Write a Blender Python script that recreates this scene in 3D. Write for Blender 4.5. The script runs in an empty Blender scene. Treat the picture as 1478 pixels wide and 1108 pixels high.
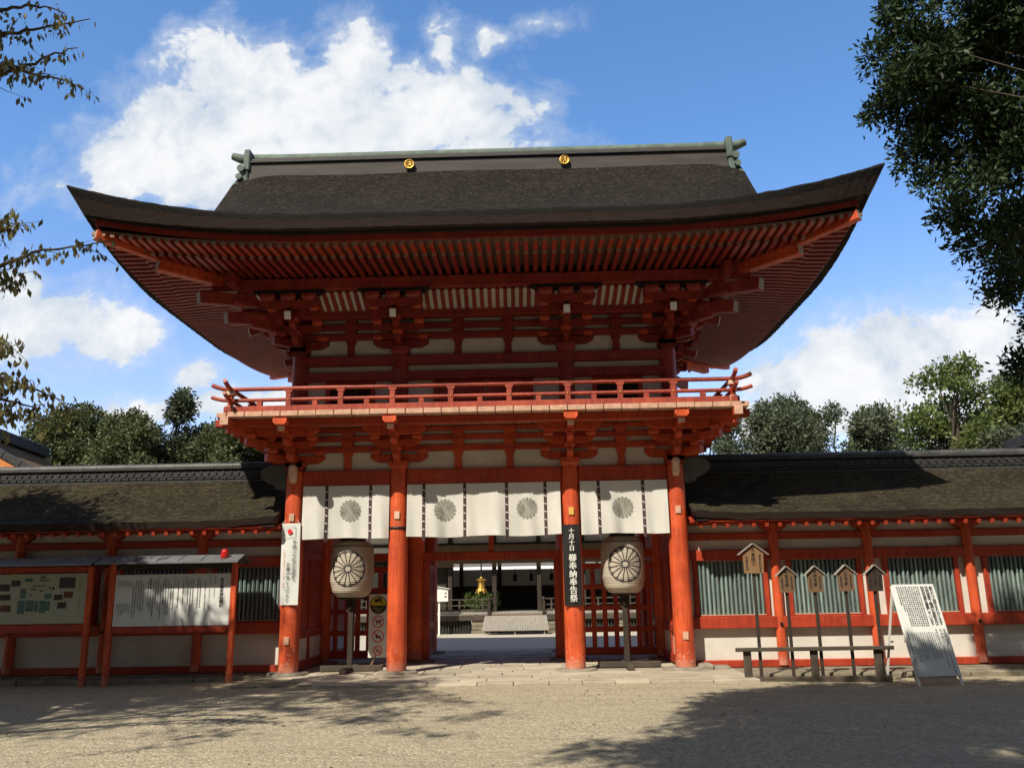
import bpy, math, random
import numpy as np
from mathutils import Matrix, Vector

S = bpy.context.scene
COL = S.collection
PI = math.pi
rad = math.radians

# ---------------------------------------------------------------- camera
cam_data = bpy.data.cameras.new('camera')
cam_data.sensor_width = 36.0
cam_data.sensor_fit = 'HORIZONTAL'
cam_data.lens = 30.043
cam_data.clip_start = 0.1
cam_data.clip_end = 3000
cam = bpy.data.objects.new('camera', cam_data)
COL.objects.link(cam)
cam.matrix_world = Matrix(((0.999511, 0.021992, 0.022244, 1.0515),
                           (0.026742, -0.231853, -0.972383, -18.3516),
                           (-0.016228, 0.972502, -0.232328, 1.6),
                           (0, 0, 0, 1)))
S.camera = cam

# ---------------------------------------------------------------- sun and sky
SUN_EL, SUN_AZ = rad(47.5), rad(30)          # azimuth: left of the gate's front
sun_dir = Vector((-math.sin(SUN_AZ) * math.cos(SUN_EL), -math.cos(SUN_AZ) * math.cos(SUN_EL), math.sin(SUN_EL)))
sd = bpy.data.lights.new('sun', 'SUN')
sd.energy = 5.0
sd.angle = rad(0.55)
sd.color = (1.0, 0.915, 0.765)
sun = bpy.data.objects.new('sun', sd)
COL.objects.link(sun)
sun.rotation_euler = (-sun_dir).to_track_quat('-Z', 'Y').to_euler()
sun.location = (-20, -40, 50)

W = bpy.data.worlds.new('World')
S.world = W
W.use_nodes = True
nt = W.node_tree
nt.nodes.clear()


def N(t, typ, **kw):
    n = t.nodes.new(typ)
    for k, v in kw.items():
        if k == 'ins':
            for i, val in v.items():
                if hasattr(val, 'is_output'):
                    t.links.new(val, n.inputs[i])
                else:
                    n.inputs[i].default_value = val
        else:
            setattr(n, k, v)
    return n


def mth(t, op, a, b=None, c=None, clamp=False):
    n = N(t, 'ShaderNodeMath', operation=op, use_clamp=clamp)
    for i, v in enumerate((a, b, c)):
        if v is None:
            continue
        if hasattr(v, 'is_output'):
            t.links.new(v, n.inputs[i])
        else:
            n.inputs[i].default_value = v
    return n.outputs[0]


def mixc(t, fac, a, b, blend='MIX'):
    n = N(t, 'ShaderNodeMix', data_type='RGBA', blend_type=blend)
    for i, v in ((0, fac), (6, a), (7, b)):
        if hasattr(v, 'is_output'):
            t.links.new(v, n.inputs[i])
        else:
            n.inputs[i].default_value = v if i == 0 or len(v) == 4 else (*v, 1)
    return n.outputs[2]


def smooth(t, v, lo, hi):
    n = N(t, 'ShaderNodeMapRange', interpolation_type='SMOOTHSTEP', ins={0: v, 1: lo, 2: hi})
    return n.outputs[0]


CLOUDS = [(-0.393, 0.655, 0.088, 0.075, 1.2), (-0.40, 0.580, 0.135, 0.08, 1.35), (-0.298, 0.610, 0.137, 0.08, 1.3), (-0.179, 0.59, 0.145, 0.075, 1.3), (-0.28, 0.54, 0.22, 0.05, 1.5),
          (-0.088, 0.607, 0.081, 0.061, 1.25), (-0.529, 0.541, 0.05, 0.045, 1.1), (-0.232, 0.704, 0.05, 0.055, 1.15), (-0.107, 0.70, 0.03, 0.055, .78),
          (-0.456, 0.539, 0.11, 0.05, 1.2), (-0.045, 0.70, 0.08, 0.06, .33), (0.03, 0.735, 0.14, 0.04, .18), (-0.597, 0.326, 0.096, 0.064),
          (-0.509, 0.315, 0.061, 0.041), (-0.638, 0.373, 0.053, 0.037), (-0.475, 0.218, 0.076, 0.022), (-0.406, 0.255, 0.038, 0.031),
          (-0.365, 0.216, 0.051, 0.021), (0.39, 0.225, 0.106, 0.069, 1.3), (0.444, 0.266, 0.09, 0.043, 1.3), (0.541, 0.255, 0.089, 0.061, 1.3),
          (0.354, 0.192, 0.13, 0.03, 1.4), (0.50, 0.20, 0.13, 0.05, 1.4), (0.566, 0.315, 0.041, 0.022), (0.273, 0.244, 0.025, 0.013), (-0.289, 0.214, 0.05, 0.021),
          (-1.2, 0.5, 0.35, 0.12), (-1.0, 0.2, 0.3, 0.06), (1.1, 0.42, 0.3, 0.12), (1.0, 0.2, 0.35, 0.06)]


def build_sky():
    t = nt
    sky = N(t, 'ShaderNodeTexSky', sky_type='NISHITA', sun_disc=False)
    sky.sun_elevation = SUN_EL
    sky.sun_rotation = math.atan2(sun_dir.x, sun_dir.y)
    sky.air_density, sky.dust_density, sky.ozone_density = 1.0, 0.6, 2.0
    tc = N(t, 'ShaderNodeTexCoord')
    sp = N(t, 'ShaderNodeSeparateXYZ', ins={0: tc.outputs['Generated']})
    dy = mth(t, 'MAXIMUM', mth(t, 'ABSOLUTE', sp.outputs[1]), 0.08)
    u = mth(t, 'DIVIDE', sp.outputs[0], dy)
    w = mth(t, 'DIVIDE', sp.outputs[2], dy)
    p = N(t, 'ShaderNodeCombineXYZ', ins={0: u, 1: w, 2: 0.0}).outputs[0]
    n0 = N(t, 'ShaderNodeTexNoise', ins={'Vector': p, 'Scale': 7.0, 'Detail': 3.0})
    off = N(t, 'ShaderNodeVectorMath', operation='MULTIPLY_ADD', ins={0: n0.outputs['Color'], 1: (0.09, 0.07, 0), 2: (-0.045, -0.035, 0)})
    pw = N(t, 'ShaderNodeVectorMath', operation='ADD', ins={0: p, 1: off.outputs[0]}).outputs[0]
    acc = None
    for cu, cw, a, b, *off in CLOUDS:
        d = N(t, 'ShaderNodeVectorMath', operation='SUBTRACT', ins={0: pw, 1: (cu, cw, 0)})
        d2 = N(t, 'ShaderNodeVectorMath', operation='MULTIPLY', ins={0: d.outputs[0], 1: (1 / a, 1 / b, 0)})
        l = N(t, 'ShaderNodeVectorMath', operation='LENGTH', ins={0: d2.outputs[0]})
        m = mth(t, 'SUBTRACT', off[0] if off else 1.05, l.outputs['Value'])
        acc = m if acc is None else mth(t, 'SMOOTH_MAX', acc, m, 0.25)
    n1 = N(t, 'ShaderNodeTexNoise', ins={'Vector': pw, 'Scale': 13.0, 'Detail': 9.0, 'Roughness': 0.58})
    n2 = N(t, 'ShaderNodeTexNoise', ins={'Vector': pw, 'Scale': 42.0, 'Detail': 6.0, 'Roughness': 0.6})
    nn = mth(t, 'ADD', mth(t, 'MULTIPLY', mth(t, 'SUBTRACT', n1.outputs[0], 0.5), 2.3), mth(t, 'MULTIPLY', mth(t, 'SUBTRACT', n2.outputs[0], 0.5), 0.7))
    dens = mth(t, 'ADD', acc, nn)
    alpha = mth(t, 'MAXIMUM', smooth(t, dens, 0.02, 0.40), mth(t, 'MULTIPLY', smooth(t, dens, -0.45, 0.45), 0.5))
    alpha = mth(t, 'MULTIPLY', alpha, smooth(t, sp.outputs[2], 0.01, 0.1))
    alpha = mth(t, 'MULTIPLY', alpha, smooth(t, sp.outputs[1], 0.0, 0.1))
    # cloud body: denser parts white, undersides greyer
    n3 = N(t, 'ShaderNodeTexNoise', ins={'Vector': pw, 'Scale': 9.0, 'Detail': 5.0})
    body = mixc(t, smooth(t, mth(t, 'ADD', mth(t, 'MULTIPLY', mth(t, 'MINIMUM', dens, 1.0), 0.22), mth(t, 'ADD', mth(t, 'MULTIPLY', n3.outputs[0], 0.8), mth(t, 'MULTIPLY', n2.outputs[0], 0.3))), 0.46, 0.88), (3.5, 3.95, 4.45), (5.4, 5.4, 5.42))
    tint = mixc(t, smooth(t, sp.outputs[2], 0.12, 0.5), SKY_LOW, SKY_HIGH)
    skyc = mixc(t, 1.0, sky.outputs[0], tint, 'MULTIPLY')
    col = mixc(t, mth(t, 'MULTIPLY', alpha, 0.97), skyc, body)
    # warm grey veil added out of view, behind and overhead, to neutralise blue fill
    rear = mth(t, 'MAXIMUM', smooth(t, sp.outputs[2], 0.72, 0.86), smooth(t, sp.outputs[1], 0.25, 0.0))
    rear = mth(t, 'MULTIPLY', rear, mth(t, 'MULTIPLY_ADD', smooth(t, n3.outputs[0], 0.35, 0.65), 0.3, 0.6))
    col = mixc(t, rear, col, (1.75, 1.62, 1.42))
    bg = N(t, 'ShaderNodeBackground', ins={0: col, 1: 0.15})
    out = N(t, 'ShaderNodeOutputWorld')
    t.links.new(bg.outputs[0], out.inputs[0])


SKY_LOW, SKY_HIGH = (1.18, 1.10, 1.28), (0.76, 1.05, 1.30)
build_sky()
S.view_settings.view_transform = 'Standard'
S.view_settings.look = 'None'
S.view_settings.exposure = 0.28
S.view_settings.gamma = 1.0
S.cycles.max_bounces = 6
S.cycles.transparent_max_bounces = 8
S.cycles.caustics_reflective = False
S.cycles.caustics_refractive = False

# ---------------------------------------------------------------- materials


def mat(name, base, rough=0.6, var=0.0, scale=4.0, dark=None, bump=0.0, bscale=40.0, metal=0.0, spec=0.4, stretch=(1, 1, 1), trans=0.0, island=0.0, detail=6.0):
    m = bpy.data.materials.new(name)
    m.use_nodes = True
    t = m.node_tree
    b = t.nodes['Principled BSDF']
    b.inputs['Roughness'].default_value = rough
    b.inputs['Metallic'].default_value = metal
    b.inputs['Specular IOR Level'].default_value = spec
    tc = N(t, 'ShaderNodeTexCoord')
    mp = N(t, 'ShaderNodeMapping', ins={0: tc.outputs['Object'], 3: stretch})
    col = None
    if var > 0:
        n = N(t, 'ShaderNodeTexNoise', ins={'Vector': mp.outputs[0], 'Scale': scale, 'Detail': detail, 'Roughness': 0.6})
        d = dark if dark else tuple(c * (1 - var) for c in base)
        f = smooth(t, n.outputs[0], 0.3, 0.7)
        col = mixc(t, f, d, base)
    if island > 0:
        g = N(t, 'ShaderNodeNewGeometry')
        k = mth(t, 'MULTIPLY_ADD', g.outputs['Random Per Island'], 2 * island, 1 - island)
        k3 = N(t, 'ShaderNodeCombineXYZ', ins={0: k, 1: k, 2: k})
        col = mixc(t, 1.0, col if col else (*base, 1), k3.outputs[0], 'MULTIPLY')
    if col is None:
        b.inputs['Base Color'].default_value = (*base, 1)
    else:
        t.links.new(col, b.inputs['Base Color'])
    if bump > 0:
        n = N(t, 'ShaderNodeTexNoise', ins={'Vector': mp.outputs[0], 'Scale': bscale, 'Detail': 4.0})
        bp = N(t, 'ShaderNodeBump', ins={'Strength': bump, 'Distance': 0.02, 'Height': n.outputs[0]})
        t.links.new(bp.outputs[0], b.inputs['Normal'])
    if trans > 0:
        tr = N(t, 'ShaderNodeBsdfTranslucent')
        if col is None:
            tr.inputs[0].default_value = (*base, 1)
        else:
            t.links.new(col, tr.inputs[0])
        mx = N(t, 'ShaderNodeMixShader', ins={0: trans, 1: b.outputs[0], 2: tr.outputs[0]})
        t.links.new(mx.outputs[0], t.nodes['Material Output'].inputs[0])
    return m


def red_paint(name, base, worn):
    """vermilion lacquer: faded patches, vertical streaks and small chips that show the wood"""
    m = mat(name, base, 0.5, spec=0.35)
    t = m.node_tree
    b = t.nodes['Principled BSDF']
    tc = N(t, 'ShaderNodeTexCoord')
    n1 = N(t, 'ShaderNodeTexNoise', ins={'Vector': tc.outputs['Object'], 'Scale': 1.7, 'Detail': 8.0, 'Roughness': 0.65})
    mp = N(t, 'ShaderNodeMapping', ins={0: tc.outputs['Object'], 3: (9, 9, 0.7)})
    n2 = N(t, 'ShaderNodeTexNoise', ins={'Vector': mp.outputs[0], 'Scale': 2.0, 'Detail': 5.0})
    f = smooth(t, mth(t, 'ADD', mth(t, 'MULTIPLY', n1.outputs[0], 0.6), mth(t, 'MULTIPLY', n2.outputs[0], 0.4)), 0.35, 0.65)
    c = mixc(t, f, tuple(x * y for x, y in zip(base, (0.58, 0.52, 0.7))), base)
    mg = N(t, 'ShaderNodeMapping', ins={0: tc.outputs['Object'], 3: (34, 34, 1.1)})
    n4 = N(t, 'ShaderNodeTexNoise', ins={'Vector': mg.outputs[0], 'Scale': 1.6, 'Detail': 6.0, 'Roughness': 0.7})
    c = mixc(t, mth(t, 'MULTIPLY', smooth(t, n4.outputs[0], 0.52, 0.7), 0.42), c, tuple(x * .42 for x in base))
    n5 = N(t, 'ShaderNodeTexNoise', ins={'Vector': tc.outputs['Object'], 'Scale': 3.1, 'Detail': 7.0, 'Roughness': 0.7})
    c = mixc(t, mth(t, 'MULTIPLY', smooth(t, n5.outputs[0], 0.55, 0.75), 0.38), c, (base[0] * 1.12, base[1] * 2.1 + .02, base[2] * 3 + .03))
    if worn:
        n3 = N(t, 'ShaderNodeTexNoise', ins={'Vector': tc.outputs['Object'], 'Scale': 22.0, 'Detail': 6.0, 'Roughness': 0.7})
        sp = N(t, 'ShaderNodeSeparateXYZ', ins={0: tc.outputs['Object']})
        low = smooth(t, sp.outputs[2], 1.5, 0.1)
        th = mth(t, 'MULTIPLY_ADD', low, -0.15, 0.72)
        chips = smooth(t, mth(t, 'SUBTRACT', n3.outputs[0], th), 0.0, 0.04)
        c = mixc(t, mth(t, 'MULTIPLY', chips, 0.75), c, (0.62, 0.42, 0.33, 1))
        base_dirt = smooth(t, sp.outputs[2], 0.25, 0.0)
        c = mixc(t, mth(t, 'MULTIPLY', mth(t, 'MULTIPLY', base_dirt, n1.outputs[0]), 0.9), c, (0.5, 0.3, 0.22, 1))
    t.links.new(c, b.inputs['Base Color'])
    bp = N(t, 'ShaderNodeBump', ins={'Strength': 0.12, 'Distance': 0.01, 'Height': n2.outputs[0]})
    t.links.new(bp.outputs[0], b.inputs['Normal'])
    return m


def thatch(name, c1, c2, c3, scale=1.0):
    """layered cypress bark: dark fibres, mossy patches, fine speckle"""
    m = mat(name, c1, 0.95, spec=0.1)
    t = m.node_tree
    b = t.nodes['Principled BSDF']
    tc = N(t, 'ShaderNodeTexCoord')
    big = N(t, 'ShaderNodeTexNoise', ins={'Vector': tc.outputs['Object'], 'Scale': 0.9 * scale, 'Detail': 7.0, 'Roughness': 0.65})
    mp = N(t, 'ShaderNodeMapping', ins={0: tc.outputs['Object'], 3: (7, 16, 16)})
    fine = N(t, 'ShaderNodeTexNoise', ins={'Vector': mp.outputs[0], 'Scale': 5.0, 'Detail': 6.0, 'Roughness': 0.7})
    spk = N(t, 'ShaderNodeTexNoise', ins={'Vector': tc.outputs['Object'], 'Scale': 30.0, 'Detail': 3.0})
    c = mixc(t, smooth(t, big.outputs[0], 0.38, 0.64), c1, c2)
    cell = N(t, 'ShaderNodeTexVoronoi', ins={'Vector': mp.outputs[0], 'Scale': 1.9})
    gr = N(t, 'ShaderNodeSeparateColor', ins={0: cell.outputs['Color']})
    c = mixc(t, mth(t, 'MULTIPLY', gr.outputs[0], 0.75), c, tuple(v * .3 for v in c1))
    c = mixc(t, mth(t, 'MULTIPLY', smooth(t, gr.outputs[1], 0.75, 1.0), 0.55), c, tuple(min(1, v * 1.9) for v in c3))
    spz = N(t, 'ShaderNodeSeparateXYZ', ins={0: tc.outputs['Object']})
    crs = mth(t, 'SINE', mth(t, 'ADD', mth(t, 'MULTIPLY', spz.outputs[2], 62.0), mth(t, 'MULTIPLY', big.outputs[0], 14.0)))
    c = mixc(t, mth(t, 'MULTIPLY', smooth(t, crs, 0.3, 1.0), 0.35), c, tuple(v * .4 for v in c1))
    c = mixc(t, mth(t, 'MULTIPLY', smooth(t, fine.outputs[0], 0.42, 0.72), 0.75), c, c3)
    c = mixc(t, mth(t, 'MULTIPLY', smooth(t, spk.outputs[0], 0.62, 0.74), 0.55), c, (0.17, 0.16, 0.135, 1))
    c = mixc(t, mth(t, 'MULTIPLY', smooth(t, spk.outputs[0], 0.48, 0.34), 0.6), c, (0.008, 0.007, 0.006, 1))
    t.links.new(c, b.inputs['Base Color'])
    bp = N(t, 'ShaderNodeBump', ins={'Strength': 0.9, 'Distance': 0.06, 'Height': mth(t, 'ADD', fine.outputs[0], spk.outputs[0])})
    t.links.new(bp.outputs[0], b.inputs['Normal'])
    return m


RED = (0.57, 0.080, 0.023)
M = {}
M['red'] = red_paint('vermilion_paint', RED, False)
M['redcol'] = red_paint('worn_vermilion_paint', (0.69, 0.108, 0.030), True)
M['redwall'] = red_paint('shade_darkened_vermilion', (0.46, 0.058, 0.022), False)  # vermilion darkened to carry the shade of the gate's sheltered timbers
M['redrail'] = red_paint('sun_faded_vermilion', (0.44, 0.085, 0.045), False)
M['redeave'] = red_paint('shaded_eave_vermilion', (0.31, 0.040, 0.024), False)  # vermilion darkened and dulled; the eave shade is put into its colour
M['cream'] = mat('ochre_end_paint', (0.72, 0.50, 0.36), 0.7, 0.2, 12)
M['rafter_end'] = mat('shade_dimmed_rafter_ends', (0.30, 0.20, 0.15), 0.8, 0.2, 12)  # ochre end paint again, dimmed to stand for eave shade
M['yellow'] = mat('yellow_end_paint', (0.75, 0.45, 0.10), 0.7, 0.15, 12)
M['pinkcream'] = mat('faded_plank_ends', (0.66, 0.40, 0.28), 0.75, 0.3, 9, bump=0.2)
M['white'] = mat('white_plaster', (0.70, 0.665, 0.59), 0.85, 0.16, 1.6, bump=0.08, bscale=30)
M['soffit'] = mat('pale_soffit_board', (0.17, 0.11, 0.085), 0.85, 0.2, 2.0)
M['black'] = mat('black_lacquer', (0.014, 0.013, 0.013), 0.5, 0.3, 6)
M['thatch'] = thatch('dark_bark_thatch', (0.017, 0.014, 0.012), (0.034, 0.029, 0.022), (0.080, 0.066, 0.052))
M['thatch2'] = thatch('mossy_bark_thatch', (0.040, 0.034, 0.022), (0.088, 0.076, 0.042), (0.090, 0.074, 0.046), 1.3)
M['bark_edge'] = mat('brown_thatch_edge', (0.034, 0.019, 0.014), 0.95, 0.5, 3, bump=0.6, bscale=30, stretch=(1, 1, 9))
M['edge_top'] = mat('dark_thatch_lip', (0.014, 0.012, 0.012), 0.95, 0.3, 6, bump=0.5, bscale=40)
M['ridge'] = mat('grey_ridge_boards', (0.070, 0.058, 0.052), 0.7, 0.4, 2.5, stretch=(0.3, 3, 3))
M['tile'] = mat('dark_ridge_tile', (0.045, 0.045, 0.046), 0.6, 0.5, 5, bump=0.2)
M['copper'] = mat('green_copper', (0.135, 0.185, 0.155), 0.7, 0.35, 3, dark=(0.075, 0.10, 0.085), bump=0.15)
M['gold'] = mat('gilt_metal', (0.75, 0.48, 0.12), 0.4, metal=0.9)
M['stone'] = mat('grey_base_stone', (0.30, 0.265, 0.21), 0.9, 0.35, 5, bump=0.5, bscale=25)
M['kerb'] = mat('old_kerb_stone', (0.27, 0.235, 0.17), 0.9, 0.45, 3, bump=0.6, bscale=18)
M['darkwood'] = mat('dark_weathered_wood', (0.050, 0.036, 0.026), 0.8, 0.4, 3, stretch=(4, 4, 0.5), bump=0.2)
M['greywood'] = mat('silver_grey_boards', (0.34, 0.31, 0.27), 0.85, 0.35, 3, stretch=(8, 8, 0.5), bump=0.2)
M['rack'] = mat('weathered_rack_wood', (0.085, 0.068, 0.05), 0.85, 0.4, 4, bump=0.3)
M['signwood'] = mat('honey_sign_wood', (0.30, 0.17, 0.075), 0.75, 0.4, 3, stretch=(9, 9, 0.6))
M['signwood2'] = mat('brown_sign_wood', (0.20, 0.115, 0.06), 0.8, 0.4, 3, stretch=(9, 9, 0.6))
M['signwood3'] = mat('shaded_sign_wood', (0.05, 0.03, 0.02), 0.8, 0.4, 3, stretch=(9, 9, 0.6))  # plate wood darkened; the shade on the end plate is in its colour
M['bar'] = mat('blue_green_bars', (0.21, 0.29, 0.27), 0.75, 0.35, 5, dark=(0.12, 0.18, 0.17), stretch=(2, 2, 0.4), island=0.2)
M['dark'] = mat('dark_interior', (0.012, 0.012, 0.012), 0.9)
M['cloth'] = mat('white_damask', (0.68, 0.66, 0.60), 0.9, 0.05, 3, trans=0.2)
M['ribbon'] = mat('brown_ribbon', (0.075, 0.045, 0.045), 0.9, 0.2, 20)
M['crestgrey'] = mat('grey_crest_dye', (0.31, 0.30, 0.26), 0.9, 0.35, 8)
M['paper'] = mat('lantern_paper', (0.56, 0.495, 0.405), 0.85, 0.15, 2, bump=0.1, trans=0.12)
M['board'] = mat('white_board', (0.68, 0.69, 0.66), 0.5, 0.04, 2)
M['ink'] = mat('black_ink', (0.02, 0.02, 0.02), 0.7)
M['grey_ink'] = mat('grey_ink', (0.09, 0.095, 0.1), 0.7)
M['redink'] = mat('red_print', (0.72, 0.02, 0.03), 0.6)
M['pinkink'] = mat('pale_red_print', (0.75, 0.25, 0.22), 0.6)
M['whitepaint'] = mat('white_paint', (0.80, 0.79, 0.74), 0.6, 0.06, 3)
M['mapbase'] = mat('map_sheet', (0.40, 0.41, 0.30), 0.45, 0.12, 2)
M['mapgreen'] = mat('map_forest', (0.085, 0.17, 0.14), 0.5, 0.3, 14)
M['mapdark'] = mat('map_photo', (0.05, 0.045, 0.04), 0.5, 0.6, 9)
M['mapred'] = mat('map_photo_red', (0.16, 0.05, 0.03), 0.5, 0.6, 9)
M['metalroof'] = mat('grey_sheet_roof', (0.22, 0.23, 0.25), 0.45, 0.3, 2, metal=0.3)
M['redplastic'] = mat('red_lamp_glass', (0.45, 0.015, 0.015), 0.25)
M['court'] = mat('white_courtyard_gravel', (0.54, 0.50, 0.43), 0.95, 0.25, 30, bump=0.5, bscale=60)
M['bark'] = mat('tree_bark', (0.09, 0.07, 0.052), 0.9, 0.5, 6, bump=0.6, bscale=20, stretch=(2, 2, 0.5))
M['leafdark'] = mat('evergreen_leaf', (0.028, 0.050, 0.018), 0.5, island=0.5, trans=0.15, spec=0.22)
M['leafolive'] = mat('browning_leaf', (0.16, 0.15, 0.055), 0.6, island=0.5, trans=0.5)
M['leafmid'] = mat('mid_green_leaf', (0.105, 0.125, 0.05), 0.6, island=0.55, trans=0.25)
M['leafpine'] = mat('dark_needle_leaf', (0.085, 0.105, 0.058), 0.6, island=0.5, trans=0.2)
M['leafpale'] = mat('pale_green_leaf', (0.13, 0.17, 0.050), 0.6, island=0.45, trans=0.35)
M['leafbox'] = mat('clipped_shrub_leaf', (0.10, 0.15, 0.04), 0.6, island=0.5, trans=0.2)
M['tanthatch'] = thatch('tan_bark_thatch', (0.22, 0.15, 0.10), (0.29, 0.21, 0.14), (0.25, 0.18, 0.12))
M['orange'] = mat('orange_bargeboard', (0.62, 0.22, 0.06), 0.6, 0.2, 3)
M['shrubpot'] = M['darkwood']


def gravel_mat():
    m = mat('tan_gravel', (0.42, 0.345, 0.23), 0.95, spec=0.15)
    t = m.node_tree
    b = t.nodes['Principled BSDF']
    tc = N(t, 'ShaderNodeTexCoord')
    v = N(t, 'ShaderNodeTexVoronoi', ins={'Vector': tc.outputs['Object'], 'Scale': 30.0})
    v2 = N(t, 'ShaderNodeTexVoronoi', ins={'Vector': tc.outputs['Object'], 'Scale': 64.0})
    big = N(t, 'ShaderNodeTexNoise', ins={'Vector': tc.outputs['Object'], 'Scale': 0.45, 'Detail': 8.0, 'Roughness': 0.6})
    mid = N(t, 'ShaderNodeTexNoise', ins={'Vector': tc.outputs['Object'], 'Scale': 6.0, 'Detail': 5.0, 'Roughness': 0.7})
    g1 = N(t, 'ShaderNodeSeparateColor', ins={0: v.outputs['Color']})
    c = mixc(t, g1.outputs[0], (0.27, 0.232, 0.163, 1), (0.53, 0.46, 0.335, 1))
    g2 = N(t, 'ShaderNodeSeparateColor', ins={0: v2.outputs['Color']})
    c = mixc(t, mth(t, 'MULTIPLY', smooth(t, g2.outputs[0], 0.7, 0.95), 0.7), c, (0.16, 0.135, 0.10, 1))
    c = mixc(t, mth(t, 'MULTIPLY', smooth(t, big.outputs[0], 0.35, 0.7), 0.5), c, (0.35, 0.31, 0.215, 1))
    trk = N(t, 'ShaderNodeTexNoise', ins={'Vector': N(t, 'ShaderNodeMapping', ins={0: tc.outputs['Object'], 2: (0, 0, rad(12)), 3: (0.5, 3.0, 1)}).outputs[0], 'Scale': 1.3, 'Detail': 6.0, 'Roughness': 0.65})
    c = mixc(t, mth(t, 'MULTIPLY', smooth(t, trk.outputs[0], 0.45, 0.7), 0.30), c, (0.22, 0.185, 0.125, 1))
    c = mixc(t, mth(t, 'MULTIPLY', smooth(t, mid.outputs[0], 0.5, 0.8), 0.35), c, (0.24, 0.20, 0.14, 1))
    t.links.new(c, b.inputs['Base Color'])
    h = mth(t, 'ADD', mth(t, 'MULTIPLY', v.outputs[0], -0.8), mth(t, 'ADD', mth(t, 'MULTIPLY', mid.outputs[0], 1.6), mth(t, 'MULTIPLY', trk.outputs[0], 3.0)))
    bp = N(t, 'ShaderNodeBump', ins={'Strength': 0.8, 'Distance': 0.02, 'Height': h})
    t.links.new(bp.outputs[0], b.inputs['Normal'])
    return m


M['gravel'] = gravel_mat()
M['paving'] = mat('worn_flagstone', (0.46, 0.405, 0.31), 0.85, 0.25, 2.2, bump=0.35, bscale=14, island=0.17)


def add_damask(m):
    t = m.node_tree
    tc = N(t, 'ShaderNodeTexCoord')
    mp = N(t, 'ShaderNodeMapping', ins={0: tc.outputs['Object'], 2: (0, rad(45), 0)})
    ch = N(t, 'ShaderNodeTexVoronoi', distance='CHEBYCHEV', ins={'Vector': mp.outputs[0], 'Scale': 19.0, 'Randomness': 0.0})
    c = mixc(t, smooth(t, ch.outputs[0], 0.30, 0.42), (0.70, 0.685, 0.635, 1), (0.75, 0.735, 0.69, 1))
    t.links.new(c, t.nodes['Principled BSDF'].inputs['Base Color'])


add_damask(M['cloth'])

# ---------------------------------------------------------------- mesh building


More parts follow.
